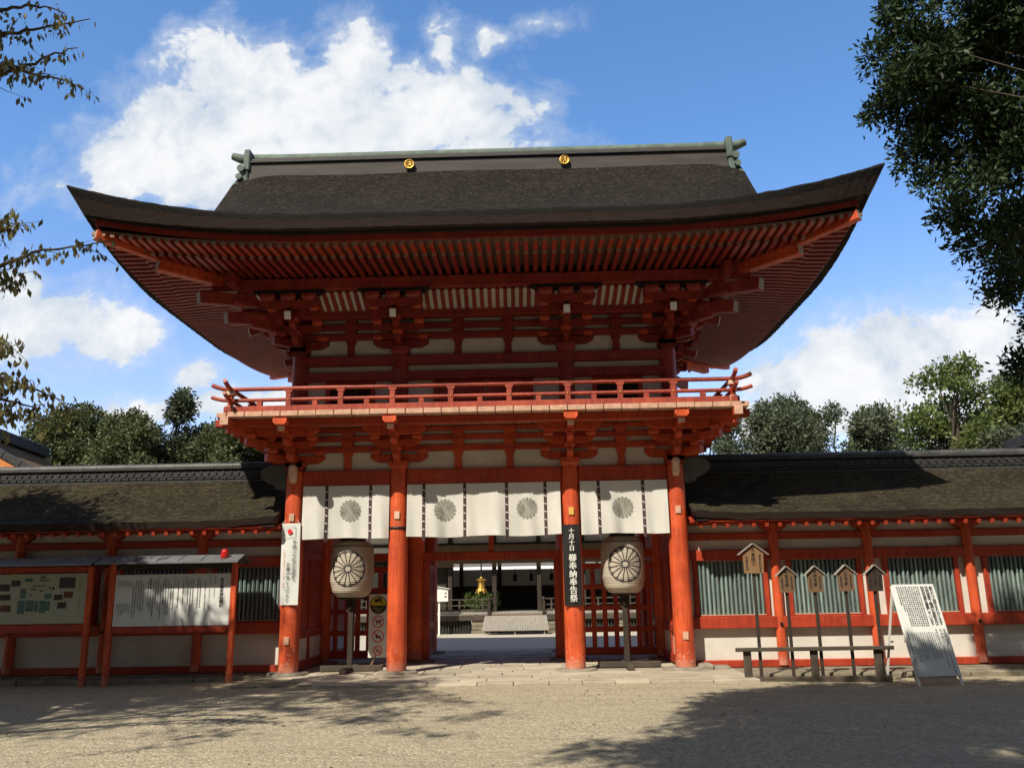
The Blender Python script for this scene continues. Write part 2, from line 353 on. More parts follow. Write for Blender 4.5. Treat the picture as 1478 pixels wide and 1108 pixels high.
class MB:
    def __init__(s):
        s.v, s.f, s.m, s.s = [], [], [], []

    def add(s, vs, fs, mi=0, sm=False):
        o = len(s.v)
        s.v += [tuple(v) for v in vs]
        for f in fs:
            s.f.append([o + i for i in f])
            s.m.append(mi)
            s.s.append(sm)
        return s

    def box(s, x0, x1, y0, y1, z0, z1, c=0.0, mi=0):
        cx, cy, cz = (x0 + x1) / 2, (y0 + y1) / 2, (z0 + z1) / 2
        return s.obox(Matrix.Translation((cx, cy, cz)), abs(x1 - x0), abs(y1 - y0), abs(z1 - z0), c, mi)

    def obox(s, T, lx, ly, lz, c=0.0, mi=0, endmi=None):
        hx, hy, hz = lx / 2, ly / 2, lz / 2
        if c <= 0:
            vs = [(sx * hx, sy * hy, sz * hz) for sx in (-1, 1) for sy in (-1, 1) for sz in (-1, 1)]
            fs = [(0, 1, 3, 2), (4, 6, 7, 5), (0, 4, 5, 1), (2, 3, 7, 6), (0, 2, 6, 4), (1, 5, 7, 3)]
            vs = [T @ Vector(v) for v in vs]
            if endmi is None:
                return s.add(vs, fs, mi)
            s.add(vs, fs[2:], mi)
            return s.add(vs, fs[:2], endmi)
        c = min(c, hx * .45, hy * .45, hz * .45)
        vs, ix = [], {}
        for sx in (-1, 1):
            for sy in (-1, 1):
                for sz in (-1, 1):
                    for a in range(3):
                        p = [sx * (hx - c), sy * (hy - c), sz * (hz - c)]
                        p[a] = (sx * hx, sy * hy, sz * hz)[a]
                        ix[(sx, sy, sz, a)] = len(vs)
                        vs.append(T @ Vector(p))
        fs, ends = [], []
        for a in range(3):
            b, d = [i for i in range(3) if i != a]
            for q in (-1, 1):
                loop = []
                for sb, sd_ in ((-1, -1), (1, -1), (1, 1), (-1, 1)):
                    k = [0, 0, 0]
                    k[a], k[b], k[d] = q, sb, sd_
                    loop.append(ix[(*k, a)])
                fl = (q > 0) == (a != 1)
                (ends if a == 0 and endmi is not None else fs).append(loop if fl else loop[::-1])
        for a in range(3):
            b, d = [i for i in range(3) if i != a]
            for sb in (-1, 1):
                for sd_ in (-1, 1):
                    k0, k1 = [0, 0, 0], [0, 0, 0]
                    k0[a], k1[a] = -1, 1
                    k0[b] = k1[b] = sb
                    k0[d] = k1[d] = sd_
                    fs.append([ix[(*k0, b)], ix[(*k1, b)], ix[(*k1, d)], ix[(*k0, d)]])
        for sx in (-1, 1):
            for sy in (-1, 1):
                for sz in (-1, 1):
                    fs.append([ix[(sx, sy, sz, 0)], ix[(sx, sy, sz, 1)], ix[(sx, sy, sz, 2)]])
        s.add(vs, fs, mi)
        if ends:
            s.add(vs, ends, endmi)
        return s

    def beam(s, p0, p1, w, h, c=0.0, mi=0, endmi=None):
        """squared timber from p0 to p1 (centre line), w across, h upright"""
        p0, p1 = Vector(p0), Vector(p1)
        d = p1 - p0
        x = d.normalized()
        up = Vector((0, 0, 1)) if abs(x.z) < 0.95 else Vector((0, 1, 0))
        y = up.cross(x).normalized()
        z = x.cross(y)
        T = Matrix((x, y, z)).transposed().to_4x4()
        T.translation = (p0 + p1) / 2
        return s.obox(T, d.length, w, h, c, mi, endmi)

    def tube(s, pts, rs, n=10, mi=0, cap=True, sm=True):
        pts = [Vector(p) for p in pts]
        if not hasattr(rs, '__len__'):
            rs = [rs] * len(pts)
        vs = []
        ref = None
        for i, p in enumerate(pts):
            d = (pts[min(i + 1, len(pts) - 1)] - pts[max(i - 1, 0)]).normalized()
            if ref is None:
                ref = Vector((1, 0, 0)) if abs(d.x) < 0.9 else Vector((0, 1, 0))
            a = (ref - d * ref.dot(d)).normalized()
            ref = a
            b = d.cross(a)
            for k in range(n):
                t = 2 * PI * k / n
                vs.append(p + (a * math.cos(t) + b * math.sin(t)) * rs[i])
        fs = []
        for i in range(len(pts) - 1):
            for k in range(n):
                k2 = (k + 1) % n
                fs.append((i * n + k, i * n + k2, (i + 1) * n + k2, (i + 1) * n + k))
        s.add(vs, fs, mi, sm)
        if cap:
            m = (len(pts) - 1) * n
            s.add(vs[:n], [tuple(range(n))[::-1]], mi)
            s.add(vs[m:], [tuple(range(n))], mi)
        return s

    def lathe(s, prof, cx, cy, n=24, mi=0, sm=True):
        vs, fs = [], []
        for r, z in prof:
            for k in range(n):
                t = 2 * PI * k / n
                vs.append((cx + r * math.cos(t), cy + r * math.sin(t), z))
        for i in range(len(prof) - 1):
            for k in range(n):
                k2 = (k + 1) % n
                fs.append((i * n + k, i * n + k2, (i + 1) * n + k2, (i + 1) * n + k))
        s.add(vs, fs, mi, sm)
        m = (len(prof) - 1) * n
        s.add(vs[:n], [tuple(range(n))[::-1]], mi)
        s.add(vs[m:], [tuple(range(n))], mi)
        return s

    def prism(s, poly, axis, d0, d1, mi=0):
        """polygon of 2-D points pushed along an axis; 'y': points are (x,z), 'x': (y,z), 'z': (x,y)"""
        mk = {'y': lambda a, b, d: (a, d, b), 'x': lambda a, b, d: (d, a, b), 'z': lambda a, b, d: (a, b, d)}[axis]
        n = len(poly)
        vs = [mk(a, b, d0) for a, b in poly] + [mk(a, b, d1) for a, b in poly]
        fs = [tuple(range(n)), tuple(range(2 * n - 1, n - 1, -1))]
        for i in range(n):
            j = (i + 1) % n
            fs.append((i, i + n, j + n, j))
        return s.add(vs, fs, mi)

    def grid(s, rows, mi=0, sm=True):
        n = len(rows[0])
        vs = [p for r in rows for p in r]
        fs = [(i * n + j, i * n + j + 1, (i + 1) * n + j + 1, (i + 1) * n + j) for i in range(len(rows) - 1) for j in range(n - 1)]
        return s.add(vs, fs, mi, sm)

    def xform(s, T):
        s.v = [tuple(T @ Vector(v)) for v in s.v]
        return s

    def build(s, name, mats, parent=None, org=(0, 0, 0), fix=True):
        me = bpy.data.meshes.new(name)
        o = org
        me.from_pydata([(v[0] - o[0], v[1] - o[1], v[2] - o[2]) for v in s.v], [], s.f)
        if not isinstance(mats, (list, tuple)):
            mats = [mats]
        for m in mats:
            me.materials.append(M[m] if isinstance(m, str) else m)
        me.polygons.foreach_set('material_index', s.m)
        me.polygons.foreach_set('use_smooth', s.s)
        if fix:
            import bmesh
            bm = bmesh.new()
            bm.from_mesh(me)
            bmesh.ops.recalc_face_normals(bm, faces=bm.faces)
            bm.to_mesh(me)
            bm.free()
        me.update()
        ob = bpy.data.objects.new(name, me)
        COL.objects.link(ob)
        if parent:
            ob.parent = parent
        return ob


def tag(o, label=None, cat=None, group=None, kind=None):
    for k, v in (('label', label), ('category', cat), ('group', group), ('kind', kind)):
        if v:
            o[k] = v
    return o


def thing(name, label, cat, loc=(0, 0, 0), rotz=0.0, group=None):
    o = bpy.data.objects.new(name, None)
    o.empty_display_size = 0.3
    COL.objects.link(o)
    o.location = loc
    o.rotation_euler = (0, 0, rotz)
    return tag(o, label, cat, group)


def inst(src, parent, loc=(0, 0, 0), rotz=0.0):
    o = src.copy()
    COL.objects.link(o)
    o.parent = parent
    o.location = loc
    o.rotation_euler = (0, 0, rotz)
    return o


_dg = None


def glyphs(mb, body, size, x, y, z, T=None, mi=0, align='CENTER', depth=0.0, xs=1.0, gap=0.0, weight=0.02):
    """writing laid flat in the x-z plane facing -y; top of the text at z (a vertical column when body holds newlines)"""
    cu = bpy.data.curves.new('writing', 'FONT')
    cu.body = body
    cu.size = size
    cu.align_x = align
    cu.align_y = 'TOP'
    cu.space_line = 1.0 + gap
    cu.resolution_u = 2
    o = bpy.data.objects.new('writing', cu)
    COL.objects.link(o)
    dg = bpy.context.evaluated_depsgraph_get()
    me = bpy.data.meshes.new_from_object(o.evaluated_get(dg))
    for k, dx in enumerate((0,) if weight <= 0 else (-weight * size, weight * size)):     # struck twice for a bolder line
        vs = []
        for v in me.vertices:
            p = Vector((x + v.co.x * xs + dx, y - .0006 * k, z + v.co.y))
            vs.append(T @ p if T else p)
        mb.add(vs, [list(p.vertices) for p in me.polygons], mi)
    bpy.data.objects.remove(o)
    bpy.data.curves.remove(cu)
    bpy.data.meshes.remove(me)
    return mb


def column(mb, text, size, x, y, z, pitch=None, **kw):
    """one vertical line of writing, characters stacked downwards"""
    pitch = pitch or size * 1.05
    return glyphs(mb, '\n'.join(text), size, x, y, z, gap=pitch / size - 1.0, **kw)

# ---------------------------------------------------------------- ground
GZ = -0.10
CZ0 = -0.237          # the courtyard lies a little lower


def ground_z(x):
    k = min(max((abs(x) - 3.5) / 4.0, 0.0), 1.0)
    k = k * k * (3 - 2 * k)
    return GZ - (0.08 if x < 0 else 0.06) * k


rg = random.Random(5)
mb = MB()
xs = [-600, -200, -60, -30] + [-20 + i * 0.5 for i in range(81)] + [30, 60, 200, 600]
ys = [-300, -100, -40] + [-30 + i * 0.5 for i in range(72)] + [8, 12, 16, 24, 40, 80, 200, 900]
mb.grid([[(x, y, (ground_z(x) if y < 6.2 else -.28) + (0.012 * math.sin(x * 1.7 + y * 0.9) * math.sin(y * 1.3 - x * 0.4) if abs(x) < 20 and -30 < y < -3 else 0)) for x in xs] for y in ys])
tag(mb.build('ground', 'gravel', fix=False), kind='structure')
mb = MB()
mb.grid([[(x, y, CZ0) for x in (-30, 0, 30)] for y in (6.3, 20, 60)])
tag(mb.build('courtyard', 'court', fix=False), kind='structure')

# flagstones under and in front of the gate
mb = MB()
y = -2.15
row = 0
while y < 6.6:
    d = rg.uniform(0.42, 0.62) if y > -1.9 else 0.42
    xl = -3.1 - max(0.0, min(1.4, (y + 2.15) * 0.75)) if y < 0.4 else -4.4
    xr = 5.0 if y < 0.1 else 4.4
    x = xl + rg.uniform(-0.1, 0.15)
    while x < xr:
        w = rg.uniform(0.5, 1.15)
        if x + w > xr - 0.3:
            w = xr - x + 0.05
        g = rg.uniform(0.008, 0.018)
        j = rg.uniform(-0.006, 0.006)
        mb.obox(Matrix.Translation((x + w / 2, y + d / 2, GZ - 0.02 + j)) @ Matrix.Rotation(rg.uniform(-0.008, 0.008), 4, 'Z'), w - g, d - g, 0.13, 0.012)
        x += w
    y += d
tag(mb.build('pavement', 'paving', fix=False), kind='structure')
mb = MB()
mb.box(-4.6, 5.1, -1.9, 6.5, GZ - 0.2, GZ + 0.02)
tag(mb.build('pavement_bed', 'kerb', fix=False), kind='structure')

# ---------------------------------------------------------------- the gate
gate = thing('shrine_gate', 'tall vermilion two storey shrine gate with a sweeping dark thatched roof and balcony', 'gate')
CX = [-4.08, -1.84, 1.84, 4.08]
RC = 0.205


def stone_mb(x, y, r, h, seed):
    q = random.Random(seed)
    n = 18
    m = MB()
    ph = q.uniform(0, 6)
    prof = [(1.0, -0.08), (1.03, h * 0.2), (0.99, h * 0.75), (0.93, h), (0.3, h + 0.004)]
    rows = []
    for k, z in prof:
        rows.append([(x + r * k * (1 + 0.06 * math.sin(3 * t + ph) + 0.04 * math.sin(5 * t)) * math.cos(t) * 1.12, y + r * k * (1 + 0.05 * math.sin(2 * t + ph)) * math.sin(t) * 0.92, GZ + 0.04 + z) for t in [2 * PI * i / n for i in range(n + 1)]])
    m.grid(rows)
    m.add(rows[-1][:n], [tuple(range(n))])
    return m


def plaque_mb(x, y, z, w=0.11, h=0.16):
    return MB().box(x - w / 2, x + w / 2, y - 0.03, y, z - h / 2, z + h / 2, 0.008)


PLAQ = {(0, 0): [(3.13, 'pinkcream'), (0.62, 'pinkcream')], (1, 0): [(3.14, 'cream')], (2, 0): [(3.16, 'yellow')], (3, 0): [(3.15, 'pinkcream'), (0.61, 'pinkcream')]}
for j, y in enumerate((0.0, 2.8, 5.6)):
    for i, x in enumerate(CX):
        m = MB()
        prof = [(RC * 1.0, 0.0), (RC * 1.01, 0.5), (RC, 2.2), (RC * 0.985, 3.6), (RC * 0.96, 4.02), (RC * 0.86, 4.13)]
        m.lathe(prof, x, y, 32)
        c = m.build('column', 'redcol', gate)
        stone_mb(x, y, 0.37, 0.055, i * 7 + j).build('base_stone', 'stone', c)
        for z, mt in PLAQ.get((i, j), []):
            plaque_mb(x, y - RC * 0.97, z).build('plaque', mt, c)
        if (i, j) == (1, 0):
            MB().lathe([(RC + 0.006, 2.85), (RC + 0.012, 2.855), (RC + 0.012, 2.90), (RC + 0.006, 2.905)], x, y, 32).build('iron_band', 'black', c)

# pale carved beam noses on the outer columns
for sx in (-1, 1):
    m = MB()
    cap = [(.075 * math.sin(a), 4.17 + .09 * math.cos(a)) for a in [PI * (k / 8 - .5) for k in range(9)]] + [(.072, 3.93), (.055, 3.86), (-.055, 3.86), (-.072, 3.93)]
    rows = []
    for y, s_, dz_ in ((-.14, 1, 0), (-.30, 1.0, 0), (-.37, .92, .0), (-.405, .70, .0), (-.41, .3, .0)):
        rows.append([(sx * 4.08 + a * s_, y + (.07 if b < 3.95 else 0), 4.06 + (b - 4.06) * s_) for a, b in cap + cap[:1]])
    m.grid(rows)
    m.add(rows[-1][:-1], [tuple(range(len(cap)))])
    m.build('beam_nose', 'cream', gate)
    # the same carved nose pointing sideways, weathered grey-green
    px_ = [(sx * 4.25, 4.24), (sx * 4.62, 4.28), (sx * 4.82, 4.18), (sx * 4.84, 4.02), (sx * 4.70, 3.90), (sx * 4.56, 3.86), (sx * 4.50, 3.76), (sx * 4.34, 3.72), (sx * 4.25, 3.74)]
    MB().prism(px_, 'y', -0.07, 0.07).build('beam_nose', mat('weathered_nose', (0.10, 0.095, 0.085), 0.8, 0.3, 6) if sx < 0 else bpy.data.materials['weathered_nose'], gate)

m = MB()
for k, (x0, x1, y0, y1, z) in enumerate(((4.32, 4.62, -.22, .3, .05), (4.64, 4.98, -.12, .3, .0), (3.62, 3.80, -.35, .25, -.01))):
    MB().box(x0, x1, y0, y1, GZ - .05, z, .035).build('corner_stone', 'stone', gate)

# head beams, ceilings, white infill
for y in (0.0, 2.8, 5.6):
    for a, b in ((-4.08, -1.84), (-1.84, 1.84), (1.84, 4.08)):
        MB().box(a + RC * 0.9, b - RC * 0.9, y - 0.13, y + 0.13, 3.73, 4.12, 0.015).build('head_beam', 'redwall', gate)
for x in (-4.08, 4.08):
    for a, b in ((0.0, 2.8), (2.8, 5.6)):
        MB().box(x - 0.13, x + 0.13, a + RC * 0.9, b - RC * 0.9, 3.73, 4.12, 0.015).build('head_beam', 'redwall', gate)
MB().box(-3.9, 3.9, 0.16, 5.44, 4.02, 4.08).build('ceiling', 'redwall', gate)
for y0, y1 in ((0.03, 0.07), (5.53, 5.57)):
    MB().box(-4.05, 4.05, y0, y1, 4.12, 5.08).build('plaster_panel', 'white', gate)
for x0, x1 in ((-4.07, -4.03), (4.03, 4.07)):
    MB().box(x0, x1, 0.08, 5.52, 4.12, 5.08).build('plaster_panel', 'white', gate)


def strut_mb(x, z0, z1, w0, w1, y=0.0):
    k = 0.55
    pts = [(x - w0 / 2, z0), (x + w0 / 2, z0), (x + w0 * 0.42, z0 + (z1 - z0) * k), (x + w0 * 0.44, z1 - 0.12), (x + w1 / 2, z1), (x - w1 / 2, z1), (x - w0 * 0.44, z1 - 0.12), (x - w0 * 0.42, z0 + (z1 - z0) * k)]
    return MB().prism(pts, 'y', y - 0.06, y + 0.02)


for x in (-2.96, -0.56, 0.56, 2.96):
    strut_mb(x, 4.12, 4.52, 0.17, 0.24).build('strut', 'red', gate)
    m = MB()
    for z in (4.64, 4.86):
        m.prism([(x - 0.09, z), (x + 0.09, z), (x + 0.13, z + 0.07), (x + 0.13, z + 0.13), (x - 0.13, z + 0.13), (x - 0.13, z + 0.07)], 'y', -0.11, 0.02)
    m.build('strut', 'red', gate)
for z0, z1 in ((4.52, 4.65), (4.76, 4.88), (4.96, 5.07)):
    MB().box(-4.7, 4.7, -0.085, 0.02, z0, z1, 0.012).build('tie_beam', 'redwall', gate)
    for sx in (-1, 1):
        MB().box(sx * 4.08 - 0.085, sx * 4.08 + 0.085, -0.6, 6.2, z0 + 0.003, z1 - 0.003, 0.012).build('tie_beam', 'redwall', gate)


# ------------- bracket sets
def boat(L, h, y0, y1, z0, axis='y', off=0.0):
    pts = [(-L, h), (-L, h * .62), (-L + .05, h * .36), (-L + .12, h * .12), (-L + .2, 0), (L - .2, 0), (L - .12, h * .12), (L - .05, h * .36), (L, h * .62), (L, h)]
    return MB().prism([(a + off, b + z0) for a, b in pts], axis, y0, y1)


def out_arm(m, z0, h, reach, w=0.13):
    """arm running out from the wall (towards -y) with a rounded underside at its tip"""
    pts = [(0.2, z0), (-reach + .18, z0), (-reach + .07, z0 + h * .22), (-reach, z0 + h * .55), (-reach, z0 + h), (0.2, z0 + h)]
    m.prism(pts, 'x', -w / 2, w / 2)


def daito(m, w, z0, z1):
    a, b = w / 2, w * .36
    zm = z0 + (z1 - z0) * .45
    m.add([(-b, -b, z0), (b, -b, z0), (b, b, z0), (-b, b, z0), (-a, -a, zm), (a, -a, zm), (a, a, zm), (-a, a, zm)],
          [(0, 1, 2, 3), (0, 4, 5, 1), (1, 5, 6, 2), (2, 6, 7, 3), (3, 7, 4, 0)])
    m.box(-a, a, -a, a, zm, z1, .01)


def block_src(w, h):
    m = MB()
    a, b = w / 2, w * .34
    zm = h * .42
    m.add([(-b, -b, 0), (b, -b, 0), (b, b, 0), (-b, b, 0), (-a, -a, zm), (a, -a, zm), (a, a, zm), (-a, a, zm)],
          [(0, 1, 2, 3), (0, 4, 5, 1), (1, 5, 6, 2), (2, 6, 7, 3), (3, 7, 4, 0)])
    m.box(-a, a, -a, a, zm, h, .008)
    return m


LOW_BLOCKS = [(-.5, 0, .35), (.5, 0, .35), (0, -.44, .35), (-.45, -.44, .60), (.45, -.44, .60), (0, -.8, .60)]
UP_BLOCKS = [(-.5, 0, .36), (.5, 0, .36), (0, -.4, .36), (-.46, -.4, .60), (.46, -.4, .60), (-.46, -.75, .83), (.46, -.75, .83), (0, -.75, .60)]
UP_TOP = [(-.44, -1.1, .95), (0, -1.1, .95), (.44, -1.1, .95)]


def low_bracket():
    m = MB()
    daito(m, .42, 0, .19)
    m2 = boat(.62, .17, -.07, .07, .17)
    m.add(m2.v, m2.f)
    out_arm(m, .18, .16, .55)
    m2 = boat(.52, .13, -.505, -.375, .46)
    m.add(m2.v, m2.f)
    out_arm(m, .46, .14, .92)
    m2 = boat(.66, .17, -.865, -.735, .66)
    m.add(m2.v, m2.f)
    return m


def low_tip():
    m = MB()
    m.box(-.065, .065, -1.26, -.5, .69, .79, .008)
    return m


def up_bracket():
    m = MB()
    daito(m, .42, 0, .19)
    for L, y, z in ((.62, 0, .18), (.58, -.4, .46), (.56, -.75, .70), (.62, -1.1, .80)):
        m2 = boat(L, .16, y - .065, y + .065, z)
        m.add(m2.v, m2.f)
    out_arm(m, .19, .16, .52)
    out_arm(m, .46, .15, .86)
    m.beam((0, .25, 1.02), (0, -1.18, .62), .13, .17, .01)
    m.box(-.06, .06, -1.2, -.3, .80, .94, .01)
    return m


low_src = up_src = blk_src = topblk_src = None


def add_bracket(kind, x, y, z, rot):
    global low_src, up_src, blk_src, topblk_src
    if kind == 'low':
        if low_src is None:
            low_src = low_bracket().build('bracket', 'red', gate)
            b = low_src
            blk_src = block_src(.22, .11).build('bearing_block', 'red', b)
            blk = blk_src
            tip_src = low_tip().build('arm_end', 'red', b)
            add_bracket.tip = tip_src
            add_bracket.cap = MB().box(-.068, .068, -1.285, -1.262, .688, .792, .006).build('end_cap', 'cream', b)
            add_bracket.pad = MB().prism([(-.09, .80), (.09, .80), (.14, .85), (.14, .93), (-.14, .93), (-.14, .85)], 'y', -1.40, -1.17).build('bearing_pad', 'redcol', b)
            b.location, b.rotation_euler = (x, y, z), (0, 0, rot)
            blk.location = LOW_BLOCKS[0]
            rest = LOW_BLOCKS[1:]
        else:
            b = inst(low_src, gate, (x, y, z), rot)
            rest = LOW_BLOCKS
            for s_ in (add_bracket.tip, add_bracket.cap, add_bracket.pad):
                inst(s_, b)
        for p in rest:
            inst(blk_src, b, p)
    else:
        if up_src is None:
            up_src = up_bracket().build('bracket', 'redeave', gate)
            b = up_src
            b.location, b.rotation_euler = (x, y, z), (0, 0, rot)
            topblk_src = block_src(.30, .14).build('bearing_block', 'redeave', b)
            topblk_src.location = UP_TOP[0]
            tops = UP_TOP[1:]
            add_bracket.upcap = MB().obox(Matrix.Translation((0, -1.19, .618)) @ Matrix.Rotation(math.atan2(.40, 1.43), 4, 'X'), .135, .02, .175, .004).build('rafter_end_cap', 'whitepaint', b)
        else:
            b = inst(up_src, gate, (x, y, z), rot)
            tops = UP_TOP
            inst(add_bracket.upcap, b)
        for p in UP_BLOCKS:
            inst(blk_src, b, p)
        for p in tops:
            inst(topblk_src, b, p)
    return b


for x in CX:
    add_bracket('low', x, 0, 4.12, 0)
for sx in (-1, 1):
    for y in (0.0, 2.8, 5.6):
        add_bracket('low', sx * 4.08, y, 4.12, sx * PI / 2)
for x in CX:
    add_bracket('up', x, 0, 6.69, 0)
for sx in (-1, 1):
    for y in (0.0, 2.8, 5.6):
        add_bracket('up', sx * 4.08, y, 6.69, sx * PI / 2)

# diagonal arms at the front and rear corners
for sx in (-1, 1):
    for yy, sy in ((0.0, -1), (5.6, 1)):
        def dg(o, z):
            return (sx * (4.08 + o), yy + sy * o, z)
        m = MB()
        m.beam(dg(0, 4.38), dg(.52, 4.38), .15, .17, .012)
        m.beam(dg(0, 4.66), dg(.86, 4.66), .15, .16, .012)
        m.beam(dg(0, 4.88), dg(1.16, 4.88), .15, .16, .012)
        b = m.build('corner_bracket', 'red', gate)
        for o, z in ((.44, 4.47), (.8, 4.74), (1.1, 4.95)):
            k = inst(blk_src, b, dg(o, z), PI / 4)
        m = MB()
        m.beam(dg(0, 6.96), dg(.5, 6.96), .15, .17, .012)
        m.beam(dg(0, 7.23), dg(.86, 7.23), .15, .16, .012)
        m.beam(dg(-.2, 7.60), dg(1.28, 7.24), .20, .25, .012, 0, 1)
        m.beam(dg(-.2, 7.95), dg(1.72, 7.56), .20, .26, .012, 0, 1)
        m.beam(dg(1.05, 7.62), dg(1.05, 8.15), .16, .16, .012)
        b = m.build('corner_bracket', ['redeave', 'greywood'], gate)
        for o, z in ((.42, 7.06), (.78, 7.34), (1.12, 7.52)):
            inst(topblk_src, b, dg(o, z), PI / 4)

# ------------- balcony
DX, DY0, DY1 = 5.20, -1.16, 6.76
for y0, y1 in ((DY0, DY0 + .16), (DY1 - .16, DY1)):
    MB().box(-DX - .28, DX + .28, y0, y1, 4.93, 5.085, .012).build('deck_beam', 'redwall', gate)
for sx in (-1, 1):
    MB().box(sx * DX - .08, sx * DX + .08, DY0 - .28, DY0 - .002, 4.935, 5.08, .012).build('deck_beam', 'redcol', gate)
    MB().box(sx * DX - .08, sx * DX + .08, DY0 + .162, DY1 - .162, 4.935, 5.08, .012).build('deck_beam', 'redwall', gate)
    # pale capped beam ends at the corner
    MB().box(sx * DX - .085, sx * DX + .085, DY0 - .302, DY0 - .282, 4.92, 5.085, .006).build('end_cap', 'pinkcream', gate)
    MB().box(sx * (DX + .30), sx * (DX + .282), DY0 - .005, DY0 + .165, 4.925, 5.09, .006).build('end_cap', 'greywood', gate)
# deck boards: faded ends show in a row above the edge beam
m = MB()
q = random.Random(3)
x = -5.18
while x < 5.15:
    j = q.uniform(-.012, .012)
    m.obox(Matrix.Translation((x + .183, -.66 + j, 5.145)), .352, 1.44, .11, .01)
    x += .3665
m.build('deck_boards', 'pinkcream', gate)
m = MB()
for sx in (-1, 1):
    y = .1
    while y < 5.5:
        m.box(sx * 4.1, sx * 5.4, y, y + .352, 5.09, 5.2, .01)
        y += .3665
    m.box(sx * 5.2, sx * 5.4, -1.36, .08, 5.09, 5.19, .01)
m.box(-5.2, 5.2, 5.68, 6.98, 5.09, 5.2)
m.build('deck_boards', 'pinkcream', gate)


def rail_run(axis, fixed, a, b, posts, shorts, name_mats=('red', 'red')):
    """base rail, middle rail, rounded top rail with up-curved crossing ends, posts"""
    def P(t, z):
        return (t, fixed, z) if axis == 'x' else (fixed, t, z)
    MB().beam(P(a - .12, 5.265), P(b + .12, 5.265), .13, .125, .012).build('base_rail', 'redrail', gate)
    def ends(z0, lift, r, flat):
        pts = [P(a - .40, z0 + lift), P(a - .30, z0 + lift * .55), P(a - .18, z0 + lift * .2), P(a - .02, z0)]
        pts += [P(a + (b - a) * k / 12, z0) for k in range(1, 12)]
        pts += [P(b + .02, z0), P(b + .18, z0 + lift * .2), P(b + .30, z0 + lift * .55), P(b + .40, z0 + lift)]
        m = MB()
        m.tube(pts, r, 12)
        return m
    k = ends(5.695, .10, .045, 0)
    k.build('top_rail', 'redrail', gate)
    ends(5.46, .08, .04, 1).build('middle_rail', 'redrail', gate)
    for t in posts:
        p = P(t, 0)
        m = MB()
        m.box(p[0] - .055, p[0] + .055, p[1] - .055, p[1] + .055, 5.32, 5.62, .01)
        m.prism([(p[0] - .05, 5.60), (p[0] + .05, 5.60), (p[0] + .085, 5.64), (p[0] + .085, 5.665), (p[0] - .085, 5.665), (p[0] - .085, 5.64)], 'y', p[1] - .06, p[1] + .06)
        o = m.build('rail_post', 'redrail', gate)
        if axis == 'x' and fixed < 0:
            MB().lathe([(.001, 0), (.022, .004), (.016, .014), (.002, .02)], 0, 0, 10).xform(Matrix.Translation((p[0], p[1] - .056, 5.46)) @ Matrix.Rotation(PI / 2, 4, 'X')).build('gilt_stud', 'gold', o)
    for t in shorts:
        p = P(t, 0)
        MB().box(p[0] - .055, p[0] + .055, p[1] - .05, p[1] + .05, 5.32, 5.43, .01).build('rail_block', 'redrail', gate)


RX, RY0, RY1 = 5.16, -1.25, 6.85
rail_run('x', RY0, -RX, RX, (-3.95, -2.87, -1.80, -.6, .6, 1.80, 2.87, 3.95), (-4.55, -3.4, -2.33, -1.2, 0, 1.2, 2.33, 3.4, 4.55))
rail_run('x', RY1, -RX, RX, (-3.95, -1.8, 0, 1.8, 3.95), ())
for sx in (-1, 1):
    rail_run('y', sx * RX, RY0, RY1, (.1, 1.4, 2.8, 4.2, 5.5), (-.55, .75, 2.1, 3.5, 4.85, 6.15))
    for y in (RY0, RY1):
        m = MB()
        m.box(sx * RX - .075, sx * RX + .075, y - .075, y + .075, 5.20, 5.345, .012)
        m.build('corner_post', 'cream', gate)
        MB().box(sx * RX - .05, sx * RX + .05, y - .05, y + .05, 5.345, 5.56, .01).build('corner_post', 'redwall', gate)
        MB().box(sx * RX - .085, sx * RX + .085, y - .085, y + .085, 5.56, 5.65, .012).build('corner_post', 'cream', gate)

# ------------- upper storey
for x in CX:
    for y in (0.0, 5.6):
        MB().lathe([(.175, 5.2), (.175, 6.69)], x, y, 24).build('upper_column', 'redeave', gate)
for sx in (-1, 1):
    MB().lathe([(.175, 5.2), (.175, 6.69)], sx * 4.08, 2.8, 24).build('upper_column', 'redeave', gate)
for y0, y1 in ((.05, .10), (5.5, 5.55)):
    MB().box(-4.06, 4.06, y0, y1, 5.2, 8.2).build('upper_wall', 'white', gate)
for sx in (-1, 1):
    MB().box(sx * 4.07, sx * 4.02, .11, 5.49, 5.2, 8.2).build('upper_wall', 'white', gate)
for z0, z1, d in ((6.11, 6.31, .12), (6.46, 6.67, .14)):
    MB().box(-4.2, 4.2, -d, .04, z0, z1, .012).build('wall_beam', 'redeave', gate)
    for sx in (-1, 1):
        MB().box(sx * 4.02, sx * (4.08 + d), .045, 5.9, z0 + .003, z1 - .003, .012).build('wall_beam', 'redeave', gate)
for z0, z1 in ((7.06, 7.20), (7.30, 7.43), (7.54, 7.66)):
    MB().box(-4.75, 4.75, -.09, .045, z0, z1, .012).build('tie_beam', 'redeave', gate)
    for sx in (-1, 1):
        MB().box(sx * 4.02, sx * 4.17, -.65, 6.2, z0 + .003, z1 - .003, .012).build('tie_beam', 'redeave', gate)
for x in (-2.96, -.56, .56, 2.96):
    strut_mb(x, 6.67, 7.06, .17, .25, .02).build('strut', 'redeave', gate)
    m = MB()
    for z in (7.19, 7.42):
        m.prism([(x - .09, z), (x + .09, z), (x + .13, z + .06), (x + .13, z + .12), (x - .13, z + .12), (x - .13, z + .06)], 'y', -.10, .03)
    m.build('strut', 'redeave', gate)
